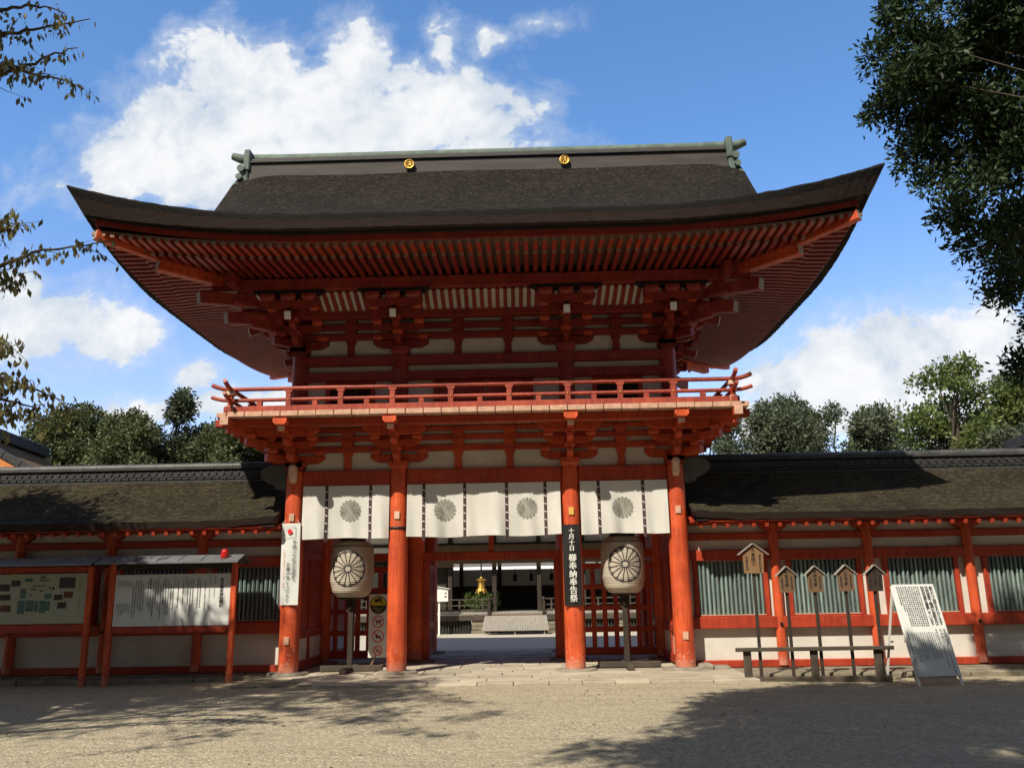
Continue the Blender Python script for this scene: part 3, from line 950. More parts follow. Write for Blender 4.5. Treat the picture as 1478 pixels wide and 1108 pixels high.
# doors and lattice windows behind the rail
for sx in (-1, 1):
    a, b = sx * 2.45, sx * 3.45
    m = MB()
    for x in (a, b):
        m.box(x - .05, x + .05, -.02, .05, 5.2, 6.11, .008)
    m.box(min(a, b), max(a, b), -.015, .05, 5.95, 6.11, .008)
    w = m.build('lattice_window', 'redwall', gate)
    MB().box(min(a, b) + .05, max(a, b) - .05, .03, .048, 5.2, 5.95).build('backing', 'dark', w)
    m = MB()
    for k in range(17):
        x = min(a, b) + .09 + k * .0512
        m.box(x - .011, x + .011, 0, .03, 5.2, 5.95)
    m.build('bars', 'darkwood', w)
m = MB()
for x in (-1.05, -.02, 1.05):
    m.box(x - .05, x + .05, -.03, .05, 5.2, 6.11, .008)
d = m.build('upper_door', 'redwall', gate)
for sx in (-1, 1):
    MB().box(sx * .07, sx * 1.0, .0, .045, 5.2, 6.11, .008).build('door_leaf', 'redwall', d)

# purlin, black bracket caps, ribbed cove
for y in (-1.1, 6.7):
    MB().box(-5.75, 5.75, y - .09, y + .09, 7.87, 8.13, .012).build('purlin', 'redeave', gate)
for sx in (-1, 1):
    MB().box(sx * 5.18 - .09, sx * 5.18 + .09, -1.65, 7.25, 7.873, 8.127, .012).build('purlin', 'redeave', gate)
for x in CX:
    MB().prism([(x - .78, 7.868), (x + .78, 7.868), (x + .64, 7.78), (x - .64, 7.78)], 'y', -1.2, -1.0).build('bracket_cap', 'black', gate)
m = MB()
m.add([(-5.1, -1.0, 7.86), (5.1, -1.0, 7.86), (4.66, -.58, 7.55), (-4.66, -.58, 7.55)], [(0, 1, 2, 3)], 0)
m.add([(-5.1, -.98, 7.88), (5.1, -.98, 7.88), (4.66, -.56, 7.57), (-4.66, -.56, 7.57)], [(3, 2, 1, 0)], 0)
for sx in (-1, 1):
    m.add([(sx * 5.1, -1.0, 7.86), (sx * 5.1, 6.6, 7.86), (sx * 4.5, 6.0, 7.42), (sx * 4.5, -.42, 7.42)], [(0, 1, 2, 3)], 0)
cove = m.build('ribbed_cove', 'white', gate)
m = MB()
x = -4.9
while x < 4.95:
    m.beam((x, -1.02, 7.85), (x * .985, -.59, 7.53), .085, .05)
    x += .17
m.build('ribs', 'redeave', cove)
MB().box(-4.85, 4.85, -.64, -.50, 7.40, 7.54, .012).build('tie_beam', 'redeave', gate)

# ------------- eaves: soffit, rafters, hip beams
EX, EY, YC = 7.84, 6.2, 2.8


def kx(x, half, flat):
    return max(0.0, (abs(x) - flat) / (half - flat)) ** 2


def z_soffit(x, y):
    uf, us = EY - abs(y - YC), EX - abs(x)
    if uf < us:
        u, k = uf, kx(x, EX, 3.0)
    else:
        u, k = us, kx(y - YC, EY, 1.4)
    return 8.16 + .065 * u + .5 * k * max(0.0, 1 - u / 3.6)


m = MB()
n = 40
for s_ in (-1, 1):
    rows = []
    for i in range(9):
        u = .40 + i * (3.6 - .40) / 8
        rows.append([((EX - u) * (2 * j / n - 1), YC + s_ * (EY - u), z_soffit((EX - u) * (2 * j / n - 1) * .9999, YC + s_ * (EY - u))) for j in range(n + 1)])
    m.grid(rows)
    rows = []
    for i in range(9):
        u = .40 + i * (3.6 - .40) / 8
        rows.append([(s_ * (EX - u), YC + (EY - u) * (2 * j / n - 1), z_soffit(s_ * (EX - u), YC + (EY - u) * (2 * j / n - 1) * .9999)) for j in range(n + 1)])
    m.grid(rows)
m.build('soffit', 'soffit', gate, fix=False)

hien, rest = [], MB()


def rafter(m, p, d, a, b, drop, w, h, end):
    """p: a function along u giving the point on the soffit"""
    p0, p1 = Vector(p(a)), Vector(p(b))
    p0.z -= drop
    p1.z -= drop
    m.beam(p0, p1, w, h, 0, 0, 1 if end else None)


nr = 82
for i in range(nr):
    x = -7.45 + 14.9 * i / (nr - 1)
    lim = EX - abs(x) - .1
    m = MB()
    rafter(m, lambda u: (x, YC - EY + u, z_soffit(x, YC - EY + u)), None, .44, min(1.2, max(lim, .52)), .05, .085, .085, True)
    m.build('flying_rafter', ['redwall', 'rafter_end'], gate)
    if lim > 1.0:
        rafter(rest, lambda u: (x, YC - EY + u, z_soffit(x, YC - EY + u)), None, 1.02, min(3.3, lim), .10, .09, .11, True)
    if i % 2 == 0 and lim > .4:
        rafter(rest, lambda u: (x, YC + EY - u, z_soffit(x, YC + EY - u)), None, .44, min(3.3, max(lim, .5)), .05, .085, .085, False)
for sx in (-1, 1):
    for i in range(64):
        y = -2.95 + 11.5 * i / 63
        lim = EY - abs(y - YC) - .1
        f = lambda u: (sx * (EX - u), y, z_soffit(sx * (EX - u), y))
        rafter(rest, f, None, .44, min(1.2, max(lim, .52)), .05, .085, .085, True)
        if lim > 1.0:
            rafter(rest, f, None, 1.02, min(3.6, lim), .10, .09, .11, True)
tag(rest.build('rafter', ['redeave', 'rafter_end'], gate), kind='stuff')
for sx in (-1, 1):
    for sy in (-1, 1):
        def hp(u, dz):
            return (sx * (EX - u), YC + sy * (EY - u), z_soffit(sx * (EX - u), YC + sy * (EY - u) * .9999) + dz)
        m = MB()
        m.beam(hp(.42, -.10), hp(1.7, -.12), .17, .19, .012, 0, 1)
        m.beam(hp(1.3, -.27), hp(3.6, -.30), .22, .24, .012, 0, 1)
        m.build('hip_beam', ['redcol', 'greywood'], gate)

# ------------- roof


def z_roof_u(u):
    return 8.58 + .40 * u + .0437 * u * u


def lift_top(x, y):
    uf, us = EY - abs(y - YC), EX - abs(x)
    if uf <= us:
        return .74 * kx(x, EX, 3.0), uf
    return .74 * kx(y - YC, EY, 1.4), us


GX = 6.78
m = MB()
nx, ny = 96, 48
rows = []
for j in range(ny + 1):
    y = YC - EY + 2 * EY * j / ny
    r = []
    for i in range(nx + 1):
        x = -GX + 2 * GX * i / nx
        u = EY - abs(y - YC)
        l = .74 * kx(x, EX, 3.0) * max(0, 1 - u / 2.2)
        s1 = min(1, max(0, (u - .8) / 1.4))
        l -= .62 * min(1, max(0, (abs(x) - 5.5) / 1.28)) ** 2 * s1 * s1 * (3 - 2 * s1) * (1 - .75 * min(1, max(0, (u - 4.2) / 1.6)))   # the thatch rolls down towards the verge
        r.append((x, y, z_roof_u(u) + l + .008 * math.sin(x * 7 + y * 3) * math.sin(y * 5) + .02 * math.sin(x * 1.1 + 2) * math.sin(y * .9) + rg.uniform(-.006, .006)))
    rows.append(r)
m.grid(rows)
for sx in (-1, 1):            # verge faces and the gable boards set back below them
    c = 0 if sx < 0 else nx
    top = [r[c] for r in rows if EY - abs(r[c][1] - YC) > .95]
    low = [(p[0], p[1], p[2] - min(.42, .02 + .42 * min(1, max(0, (EY - abs(p[1] - YC) - .9)) / .8))) for p in top]
    inn = [(p[0] - sx * .35, p[1], p[2]) for p in low]
    m.grid([top, low, inn])
    sk = []
    for i in range(7):
        x = sx * (5.9 + (EX - 5.9) * i / 6)
        rr = []
        for j in range(ny + 1):
            y = YC - EY + 2 * EY * j / ny
            l, u = lift_top(x, y)
            rr.append((x, y, z_roof_u(u) + l * max(0, 1 - u / 2.2) - (.03 if abs(x) < GX else 0)))
        sk.append(rr)
    m.grid(sk)
roof = m.build('roof', 'thatch', gate, fix=False)
for sx in (-1, 1):
    MB().prism([(-.5, 9.3), (6.1, 9.3), (4.4, 10.9), (2.8, 12.5), (1.2, 10.9)], 'x', sx * 6.2, sx * 6.3).build('gable_board', 'redwall', roof)


def rim(prof, mt, name):
    """ring round the eaves; prof: (inset(k), height(k)) pairs, k rising from 0 mid-eave to 1 at the corners"""
    m = MB()
    n = 150
    jit = .009 if 'thatch' in name else 0.0
    per = [('f', 2 * j / n - 1) for j in range(n + 1)] + [('r', 2 * j / n - 1) for j in range(1, n + 1)]
    per += [('b', 1 - 2 * j / n) for j in range(1, n + 1)] + [('l', 1 - 2 * j / n) for j in range(1, n + 1)]
    rows = []
    for fo, fz in prof:
        r = []
        for s_, t in per:
            k = kx(t * EX, EX, 3.0) if s_ in 'fb' else kx(t * EY, EY, 1.4)
            off = fo(k)
            if s_ in 'fb':
                p = (t * (EX - off), YC + (-1 if s_ == 'f' else 1) * (EY - off))
            else:
                p = ((1 if s_ == 'r' else -1) * (EX - off), YC + t * (EY - off))
            r.append((p[0], p[1], fz(k) + rg.uniform(-jit, jit)))
        rows.append(r)
    m.grid(rows, sm=False)
    return m.build(name, mt, roof, fix=False)


rim([(lambda k: 0, lambda k: 8.58 + .74 * k), (lambda k: .0, lambda k: 8.555 + .73 * k), (lambda k: .02 + .06 * k, lambda k: 8.475 + .66 * k)], 'edge_top', 'thatch_lip')
rim([(lambda k: .02 + .06 * k, lambda k: 8.475 + .66 * k), (lambda k: .05 + .20 * k, lambda k: 8.31 + .50 * k), (lambda k: .30, lambda k: 8.335 + .50 * k)], 'bark_edge', 'thatch_edge')
rim([(lambda k: .24 + .06 * k, lambda k: 8.365 + .49 * k), (lambda k: .25 + .08 * k, lambda k: 8.295 + .48 * k), (lambda k: .42, lambda k: 8.295 + .48 * k)], 'black', 'eave_batten')
rim([(lambda k: .36 + .04 * k, lambda k: 8.30 + .48 * k), (lambda k: .37 + .04 * k, lambda k: 8.178 + .48 * k), (lambda k: .44, lambda k: 8.178 + .48 * k)], 'redeave', 'eave_board')

# ridge
m = MB()
m.box(-6.42, 6.42, 2.5, 3.1, 12.30, 12.98, .02)
m.box(-6.45, 6.45, 2.44, 3.16, 12.33, 12.38, .01, 1)
m.box(-6.45, 6.45, 2.44, 3.16, 12.84, 12.89, .01, 1)
m.box(-6.45, 6.45, 2.52, 3.08, 12.96, 13.0, .01, 1)
ridge = m.build('ridge', ['ridge', 'tile'], roof)
pts = [(-6.98, 2.8, 13.24), (-6.75, 2.8, 13.15), (-6.45, 2.8, 13.10), (-5.5, 2.8, 13.08)] + [(x, 2.8, 13.08) for x in range(-4, 5)] + [(5.5, 2.8, 13.08), (6.45, 2.8, 13.10), (6.75, 2.8, 13.15), (6.98, 2.8, 13.24)]
MB().tube(pts, [.10, .13] + [.16] * (len(pts) - 4) + [.13, .10], 14).build('ridge_tile', 'copper', ridge)
for sx in (-1, 1):
    m = MB()
    m.box(sx * 6.38, sx * 6.55, 2.42, 3.18, 12.62, 13.24, .03)
    m.box(sx * 6.42, sx * 6.60, 2.44, 3.16, 12.02, 12.62, .03)
    for z, r, x in ((12.66, .10, 6.60), (12.42, .085, 6.64), (12.15, .085, 6.70)):
        m.tube([(sx * x, 2.36, z), (sx * x, 3.24, z)], r, 14)
    m.build('ridge_end', 'copper', ridge)
for x in (-2.07, 2.07):
    T = Matrix.Translation((x, 2.43, 12.655)) @ Matrix.Rotation(PI / 2, 4, 'X')
    m = MB().lathe([(.135, 0), (.135, .03), (.115, .045), (.112, .03), (.01, .03)], 0, 0, 24).xform(T)
    e = m.build('gilt_crest', 'gold', ridge)
    m = MB()
    for k in range(3):                       # three comma shapes turning round the middle
        a0 = 2 * PI * k / 3 + .5
        pts, rs = [], []
        for i in range(7):
            a = a0 + i * .26
            r = .042 + i * .006
            pts.append((r * math.cos(a), r * math.sin(a), .03))
            rs.append(.030 * (1 - i / 6.5))
        m.tube(pts, rs, 8)
        m.tube([(pts[0][0], pts[0][1], .028), (pts[0][0], pts[0][1], .05)], [.032, .02], 10)
    m.xform(T).build('comma_motif', mat('aged_gilt', (.42, .27, .07), .4, metal=.8) if x < 0 else bpy.data.materials['aged_gilt'], e)

# ------------- middle row: lintels, lattice screens, door leaves, side walls
MB().box(-1.66, 1.66, 2.70, 2.90, 2.28, 2.48, .012).build('lintel', 'redwall', gate)
MB().box(-.06, .06, 2.74, 2.86, 2.48, 3.73, .01).build('transom_post', 'redwall', gate)
MB().box(-1.66, 1.66, 2.77, 2.83, 3.0, 3.73).build('transom_board', 'redwall', gate)
for sx in (-1, 1):
    MB().box(sx * 1.5, sx * 1.66, 2.71, 2.89, GZ, 2.28, .012).build('door_post', 'redwall', gate)
    m = MB()
    m.box(sx * 1.58, sx * 1.66, 2.92, 4.32, .02, 2.2, .01)
    lf = m.build('door_leaf', 'redwall', gate)
    m = MB()
    for z in (.12, .75, 1.4, 2.1):
        m.box(sx * 1.575, sx * 1.555, 2.96, 4.28, z - .07, z + .07, .006)
    for y in (3.0, 3.62, 4.24):
        m.box(sx * 1.577, sx * 1.557, y - .05, y + .05, .03, 2.19, .006)
    m.build('door_batten', 'redwall', lf)
    MB().box(sx * 1.35, sx * 1.75, 2.66, 3.0, GZ, .0, .02).build('door_stone', 'stone', gate)
    # lattice screen in the side bay
    a, b = sorted((sx * 2.03, sx * 3.89))
    m = MB()
    for z0, z1 in ((.04, .22), (.56, .68), (1.06, 1.17), (1.55, 1.66), (2.02, 2.16), (2.28, 2.48)):
        m.box(a, b, 2.75, 2.85, z0, z1, .01)
    m.box(a, b, 2.77, 2.83, 3.0, 3.73)
    nb = 7
    for k in range(nb):
        x = a + (b - a) * (k + .5) / nb
        m.box(x - .055, x + .055, 2.757, 2.843, .1, 2.1, .01)
    m.build('lattice_screen', 'redwall', gate)
    # side wall between the outer columns
    X = sx * 4.08
    for y0, y1 in ((0.0, 2.8), (2.8, 5.6)):
        m = MB()
        for z0, z1 in ((-.02, .16), (.62, .78), (2.28, 2.48)):
            m.box(X - .07, X + .07, y0 + .18, y1 - .18, z0, z1, .01)
        m.box(X - .06, X + .06, (y0 + y1) / 2 - .06, (y0 + y1) / 2 + .06, .16, 2.28, .01)
        sw = m.build('side_wall', 'redwall', gate)
        MB().box(X - .02, X + .02, y0 + .2, y1 - .2, .16, .62).build('plaster', 'white', sw)
        MB().box(X - .025, X + .025, y0 + .2, y1 - .2, .78, 3.73).build('boarding', 'redwall', sw)

# ---------------------------------------------------------------- corridors either side of the gate
for sx, side in ((-1, 'left'), (1, 'right')):
    T0 = 'long red and white corridor with mossy thatched roof, '
    cor = thing('corridor', T0 + ('behind the notice boards' if sx < 0 else 'behind the row of named plates'), 'corridor', group='corridors flanking the gate')
    WY, XE = 0.4, 19.5
    dz = .03 if sx < 0 else -.01
    X = lambda a: sx * a

    def bx(a, b, y0, y1, z0, z1, c=.012, m=None):
        m = m or MB()
        return m.box(min(X(a), X(b)), max(X(a), X(b)), y0, y1, z0 + dz, z1 + dz, c)
    bx(4.25, XE, .44, .54, -.1, 3.2, 0).build('plaster_wall', 'white', cor)
    bx(4.3, XE, 3.3, 3.4, -.1, 3.2, 0).build('plaster_wall', 'white', cor)
    for z0, z1, y0 in ((-.06, .085, .33), (.72, .96, .28), (2.11, 2.33, .30), (2.54, 2.69, .33)):
        bx(4.3, XE, y0, .45, z0, z1).build('wall_rail', 'redwall', cor)
    bx(4.3, XE, -.36, -.22, 2.86, 2.94).build('eave_board', 'redwall', cor)
    bx(4.3, XE, .30, .52, 2.86, 3.02).build('wall_plate', 'redwall', cor)
    posts = [6.155, 8.14, 10.24, 12.33, 14.42, 16.5, 18.6] if sx > 0 else [6.16, 8.16, 10.17, 12.25, 14.35, 16.45, 18.55]
    psrc = None
    for k, px_ in enumerate(posts):
        m = MB().lathe([(.10, -.02), (.10, 2.88)], 0, 0, 16)
        if psrc is None:
            psrc = m.build('post', 'redcol', cor)
            psrc.location = (X(px_), .36, dz)
            bsrc = MB().tube([(0, -.13, .80), (0, -.11, .80)], [.035, .035], 10).build('nail_cover', 'black', psrc)
            asrc = MB().prism([(-.1, 2.68), (.1, 2.68), (.28, 2.80), (.30, 2.87), (-.30, 2.87), (-.28, 2.80)], 'y', -.09, .05).build('bracket', 'redwall', psrc)
        else:
            p = inst(psrc, cor, (X(px_), .36, dz))
            inst(bsrc, p)
            inst(asrc, p)
    # windows of upright blue-green bars
    cs = [5.20] + [(posts[i] + posts[i + 1]) / 2 + .03 for i in range(4)] if sx > 0 else [5.12] + [(posts[i] + posts[i + 1]) / 2 for i in range(4)]
    wsrc = None
    for k, c in enumerate(cs):
        hw = .70
        if wsrc is None:
            m = MB()
            for a in (-hw - .04, hw + .04):
                m.box(a - .05, a + .05, -.075, .04, .96, 2.11, .008)
            m.box(-hw + .012, hw - .012, -.07, .04, .962, .985, .004)
            wsrc = m.build('window', 'redwall', cor)
            wsrc.location = (X(c), .44, dz)
            m = MB()
            nb = 15
            for j in range(nb):
                x = -hw + .05 + (2 * hw - .1) * j / (nb - 1)
                m.obox(Matrix.Translation((x, -.035, 1.53)) @ Matrix.Rotation(rad(45), 4, 'Z'), .042, .042, 1.14)
            ws_b = m.build('bars', 'bar', wsrc, fix=False)
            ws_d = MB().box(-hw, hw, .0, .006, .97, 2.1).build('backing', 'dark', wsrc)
            m = MB()
            m.box(-hw + .012, hw - .012, -.072, -.0, .985, 1.0)
            ws_s = m.build('sill', 'pinkcream', wsrc)
        else:
            w = inst(wsrc, cor, (X(c), .44, dz))
            for s_ in (ws_b, ws_d, ws_s):
                inst(s_, w)
    # rafter ends
    rs_ = None
    x = 4.5
    while x < 13.6:
        if rs_ is None:
            rs_ = MB().beam((0, -.42, 2.80), (0, .45, 3.06), .07, .075, 0, 0, 1).build('rafter', ['redwall', 'redwall'], cor)
            rs_.location = (X(x), 0, dz)
        else:
            inst(rs_, cor, (X(x), 0, dz))
        x += .27
    m = MB()
    m.add([(X(4.3), -.45, 2.885 + dz), (X(XE), -.45, 2.885 + dz), (X(XE), .45, 3.13 + dz), (X(4.3), .45, 3.13 + dz)], [(0, 1, 2, 3)])
    m.build('soffit', 'redwall', cor)
    # thatch
    prof = [(-.50, 3.04), (-.2, 3.14), (.2, 3.30), (.6, 3.50), (1.0, 3.73), (1.4, 3.99), (1.65, 4.16)]
    rows = []
    xx = [4.36, 4.5] + [4.75 + k * .25 for k in range(60)]
    q = random.Random(8)
    for y, z in prof + [(3.8 - y, z) for y, z in prof[::-1]]:
        rows.append([(X(a), y, z + dz + (.07 * max(0, 1 - (a - 4.36) / 1.2) if y < 3 else 0) + q.uniform(-.014, .014)) for a in xx])
    m = MB()
    m.grid(rows)
    rf = m.build('roof', 'thatch2', cor, fix=False)
    e0 = [(p[0], p[1], p[2] + .004) for p in rows[0]]
    e1 = [(p[0], p[1] + .05 + q.uniform(-.012, .012), p[2] - .13 + q.uniform(-.012, .012)) for p in rows[0]]
    e2 = [(p[0], p[1] + .22, p[2] - .14) for p in rows[0]]
    MB().grid([e0, e1, e2], sm=False).build('thatch_edge', 'bark_edge', rf, fix=False)
    b0 = [(p[0], p[1] + .14, p[2] - .11) for p in rows[0]]
    b1 = [(p[0], p[1] + .15, p[2] - .19) for p in rows[0]]
    MB().grid([b0, b1], sm=False).build('eave_batten', 'black', rf, fix=False)
    m = MB()
    vt = [r[0] for r in rows]
    m.grid([vt, [(p[0], p[1], p[2] - .2) for p in vt], [(p[0] + sx * .3, p[1], p[2] - .2) for p in vt]])
    m.build('verge', 'bark_edge', rf, fix=False)
    # ridge of stacked tiles
    m = MB()
    for z0, z1, w in ((4.05, 4.17, .62), (4.19, 4.24, .56), (4.26, 4.42, .44), (4.43, 4.48, .54)):
        bx(4.75, XE, 1.9 - w / 2, 1.9 + w / 2, z0, z1, .01, m)
    a = 4.85
    while a < 14.5:
        m.tube([(X(a), 1.655, 4.355 + dz), (X(a), 1.69, 4.355 + dz)], [.036, .036], 8)
        m.tube([(X(a + .09), 1.59, 4.245 + dz), (X(a + .09), 1.64, 4.245 + dz)], [.02, .02], 6)
        a += .18
    rg_ = m.build('ridge', 'tile', rf)
    m = MB()
    a = 4.72
    while a < XE:
        m.tube([(X(a), 1.9, 4.52 + dz), (X(a + .46), 1.9, 4.52 + dz)], [.10, .105], 12)
        a += .47
    m.build('ridge_tile', mat('ridge_cap_tile', (.085, .083, .08), .5, .6, 3, dark=(.03, .03, .03)) if sx < 0 else bpy.data.materials['ridge_cap_tile'], rg_)
    MB().lathe([(.30, -.06), (.32, 0), (.26, .05), (.22, .03), (.02, .06)], 0, 0, 20).xform(Matrix.Translation((X(4.66), 1.62, 4.28)) @ Matrix.Rotation(PI / 2, 4, 'X')).build('ridge_end_tile', 'tile', rg_)
    # stone footing
    m = MB()
    a = 4.45
    q = random.Random(11 + sx)
    while a < XE:
        w = q.uniform(.35, .8)
        bx(a, a + w - .015, .20 + q.uniform(0, .05), .5, -.25, -.065 + q.uniform(-.012, .004), .02, m)
        a += w
    m.build('footing', 'kerb', cor)
    m = MB()
    a = 5.0 if sx > 0 else 4.5
    q = random.Random(21 + sx)
    yf = -1.15 if sx > 0 else -.30
    while a < XE:
        w = q.uniform(.7, 1.5)
        m.obox(Matrix.Translation((X(a + w / 2), (yf + .18) / 2 + q.uniform(-.02, .02), -.17)), w - .02, .18 - yf, .22 if sx > 0 else .20, .02)
        a += w
    tag(m.build('terrace', 'kerb', fix=False), kind='structure')

# ---------------------------------------------------------------- white curtains between the columns


def crest_flat(R, lines=True):
    """sixteen-petalled flower: filled petals as polygons round a disc, in the x-z plane"""
    m = MB()
    for k in range(16):
        a = 2 * PI * k / 16
        hw = PI / 16 * .86
        pts = []
        for t in (-1, 1):
            pts.append((R * .17 * math.sin(a + t * hw * .6), R * .17 * math.cos(a + t * hw * .6)))
        for i in range(7):
            s_ = 1 - 2 * i / 6
            r = R * (.88 + .12 * math.sqrt(max(0, 1 - s_ * s_)))
            pts.append((r * math.sin(a + s_ * hw), r * math.cos(a + s_ * hw)))
        m.add([(p[0], 0, p[1]) for p in pts], [tuple(range(len(pts)))])
    n = 16
    m.add([(R * .12 * math.sin(2 * PI * k / n), 0, R * .12 * math.cos(2 * PI * k / n)) for k in range(n)], [tuple(range(n))])
    return m


def wave(x, z, seed):
    d = max(0.0, (3.80 - z)) / 1.12
    return (.050 * math.sin(x * 4.1 + seed) + .040 * math.sin(x * 9.3 + seed * 2.7 + z) + .012 * math.sin(z * 5 + x * 3 + seed) + .014 * math.sin(x * 19 + seed * 3 + z * 1.5)) * (.03 + .97 * d)


def curtain(x0, x1, ribs, crests, seed, label):
    zt, zb, Y = 3.79, 2.68, -.155
    t = thing('curtain', label, 'curtain', ((x0 + x1) / 2, Y, zt), group='white curtains hung under the gate beam')
    org = tuple(t.location)
    f = lambda x, z, o=0: (x, Y + wave(x, z, seed) + o, z - .012 * math.sin((x - x0) * 3.9 + seed) * (zt - z))
    nx, nz = int((x1 - x0) * 26), 26
    m = MB()
    for s_, o in ((0, 0), (1, .004)):
        m.grid([[f(x0 + (x1 - x0) * i / nx, zt + (zb - zt) * j / nz, o) for i in range(nx + 1)] for j in range(nz + 1)])
    m.build('cloth', 'cloth', t, org, fix=False)
    q = random.Random(seed * 10)
    for x in ribs:
        m = MB()
        rows = []
        for j in range(15):
            z = zt + (zb - .07 - zt) * j / 14
            rows.append([f(x + dx, max(z, zb), -.008 - .004 * (dx == 0)) [:2] + (z,) for dx in (-.032, 0, .032)])
        m.grid(rows)
        r = m.build('ribbon', 'ribbon', t, org, fix=False)
        m = MB()
        for j in range(6):
            z = 3.66 - j * .165
            p = f(x, z)
            m.obox(Matrix.Translation((p[0], p[1] - .018, p[2])) @ Matrix.Rotation(q.uniform(.3, .7), 4, 'Y'), .055, .006, .016)
        m.build('stitch', 'whitepaint', r, org)
    for x, z, R in crests:
        m = crest_flat(R)
        m2 = MB()
        for fc in m.f:
            vs = [m.v[i] for i in fc]
            c = (sum(v[0] for v in vs) / len(vs), 0, sum(v[2] for v in vs) / len(vs))
            pp = [(lambda p: (p[0], p[1] - .006, p[2]))(f(x + v[0], z + v[2])) for v in [c] + vs]
            n = len(vs)
            m2.add(pp, [(0, 1 + i, 1 + (i + 1) % n) for i in range(n)])
        m2.build('crest', 'crestgrey', t, org, fix=False)
    return t


curtain(-3.87, -2.02, (-3.36, -2.42), ((-2.85, 3.25, .235),), 1.3, 'white crested curtain in the narrow bay above the lantern beside the white banner')
curtain(-1.64, 1.62, (-1.28, -.41, .48, 1.30), ((-.83, 3.24, .235), (.91, 3.25, .225)), 4.4, 'wide white curtain with two grey crests over the central passage')
curtain(2.04, 3.88, (2.43, 3.37), ((2.93, 3.22, .23),), 7.9, 'white crested curtain in the narrow bay just right of the black banner')

# ---------------------------------------------------------------- banners on the columns


def banner(name, label, x0t, x1t, x0b, x1b, zt, zb, mt, Y):
    t = thing(name, label, 'banner', ((x0t + x1t) / 2, Y, zt))
    rows = []
    for j in range(11):
        k = j / 10
        z = zt + (zb - zt) * k
        a, b = x0t + (x0b - x0t) * k, x1t + (x1b - x1t) * k
        rows.append([(a + (b - a) * i / 4, Y + .010 * math.sin(k * 7 + i) + .02 * abs(i - 2) / 2, z) for i in range(5)])
    m = MB()
    m.grid(rows)
    m.grid([[(p[0], p[1] + .006, p[2]) for p in r] for r in rows])
    m.build('sheet', mt, t, tuple(t.location), fix=False)
    return t


t = banner('cloth_banner', 'white banner with a red sun disc and vertical writing on the outer column', -4.28, -3.88, -4.25, -3.87, 3.01, 1.34, 'board', -.24)
o = tuple(t.location)
MB().tube([(-4.09, -.262, 2.835), (-4.09, -.258, 2.835)], [.052, .052], 24).build('sun_disc', 'redink', t, o)
m = MB()
for a in ((-4.21, -3.97, 2.715, 2.721), (-4.21, -3.97, 2.935, 2.941), (-4.21, -4.204, 2.715, 2.94), (-3.976, -3.97, 2.715, 2.94)):
    m.box(a[0], a[1], -.262, -.259, a[2], a[3])
m.build('flag_outline', 'grey_ink', t, o)
m = MB()
column(m, '平成三十年の佳節を', .088, -3.985, -.262, 2.66, .092, weight=.008)
column(m, 'お慶び申し上げます', .085, -4.10, -.262, 2.20, .09, weight=.008)
m.build('lettering', 'ink', t, o, fix=False)
m = MB()
column(m, '天皇陛下御即位三十年奉祝　崇敬会', .038, -4.195, -.262, 2.47, .050)
m.build('small_lettering', 'pinkink', t, o, fix=False)
m = MB()
m.tube([(-4.27, -.23, 3.0), (-4.20, -.2, 3.09)], .004, 5)
m.tube([(-3.89, -.23, 3.0), (-3.97, -.2, 3.09)], .004, 5)
m.build('string', 'whitepaint', t, o)
t = banner('cloth_banner', 'black banner with white brush writing tied to the column right of the passage', 1.63, 2.00, 1.645, 2.02, 2.88, 1.23, 'black', -.24)
o = tuple(t.location)
m = MB()
column(m, '十月十日', .122, 1.825, -.266, 2.80, .118)
column(m, '櫛奉納奉告祭', .165, 1.835, -.266, 2.27, .163)
m.build('lettering', 'whitepaint', t, o, fix=False)
MB().lathe([(RC + .008, 2.84), (RC + .012, 2.845), (RC + .012, 2.86), (RC + .008, 2.865)], 1.84, 0, 32).build('tie_cord', 'black', t, o)

# ---------------------------------------------------------------- paper lanterns on posts


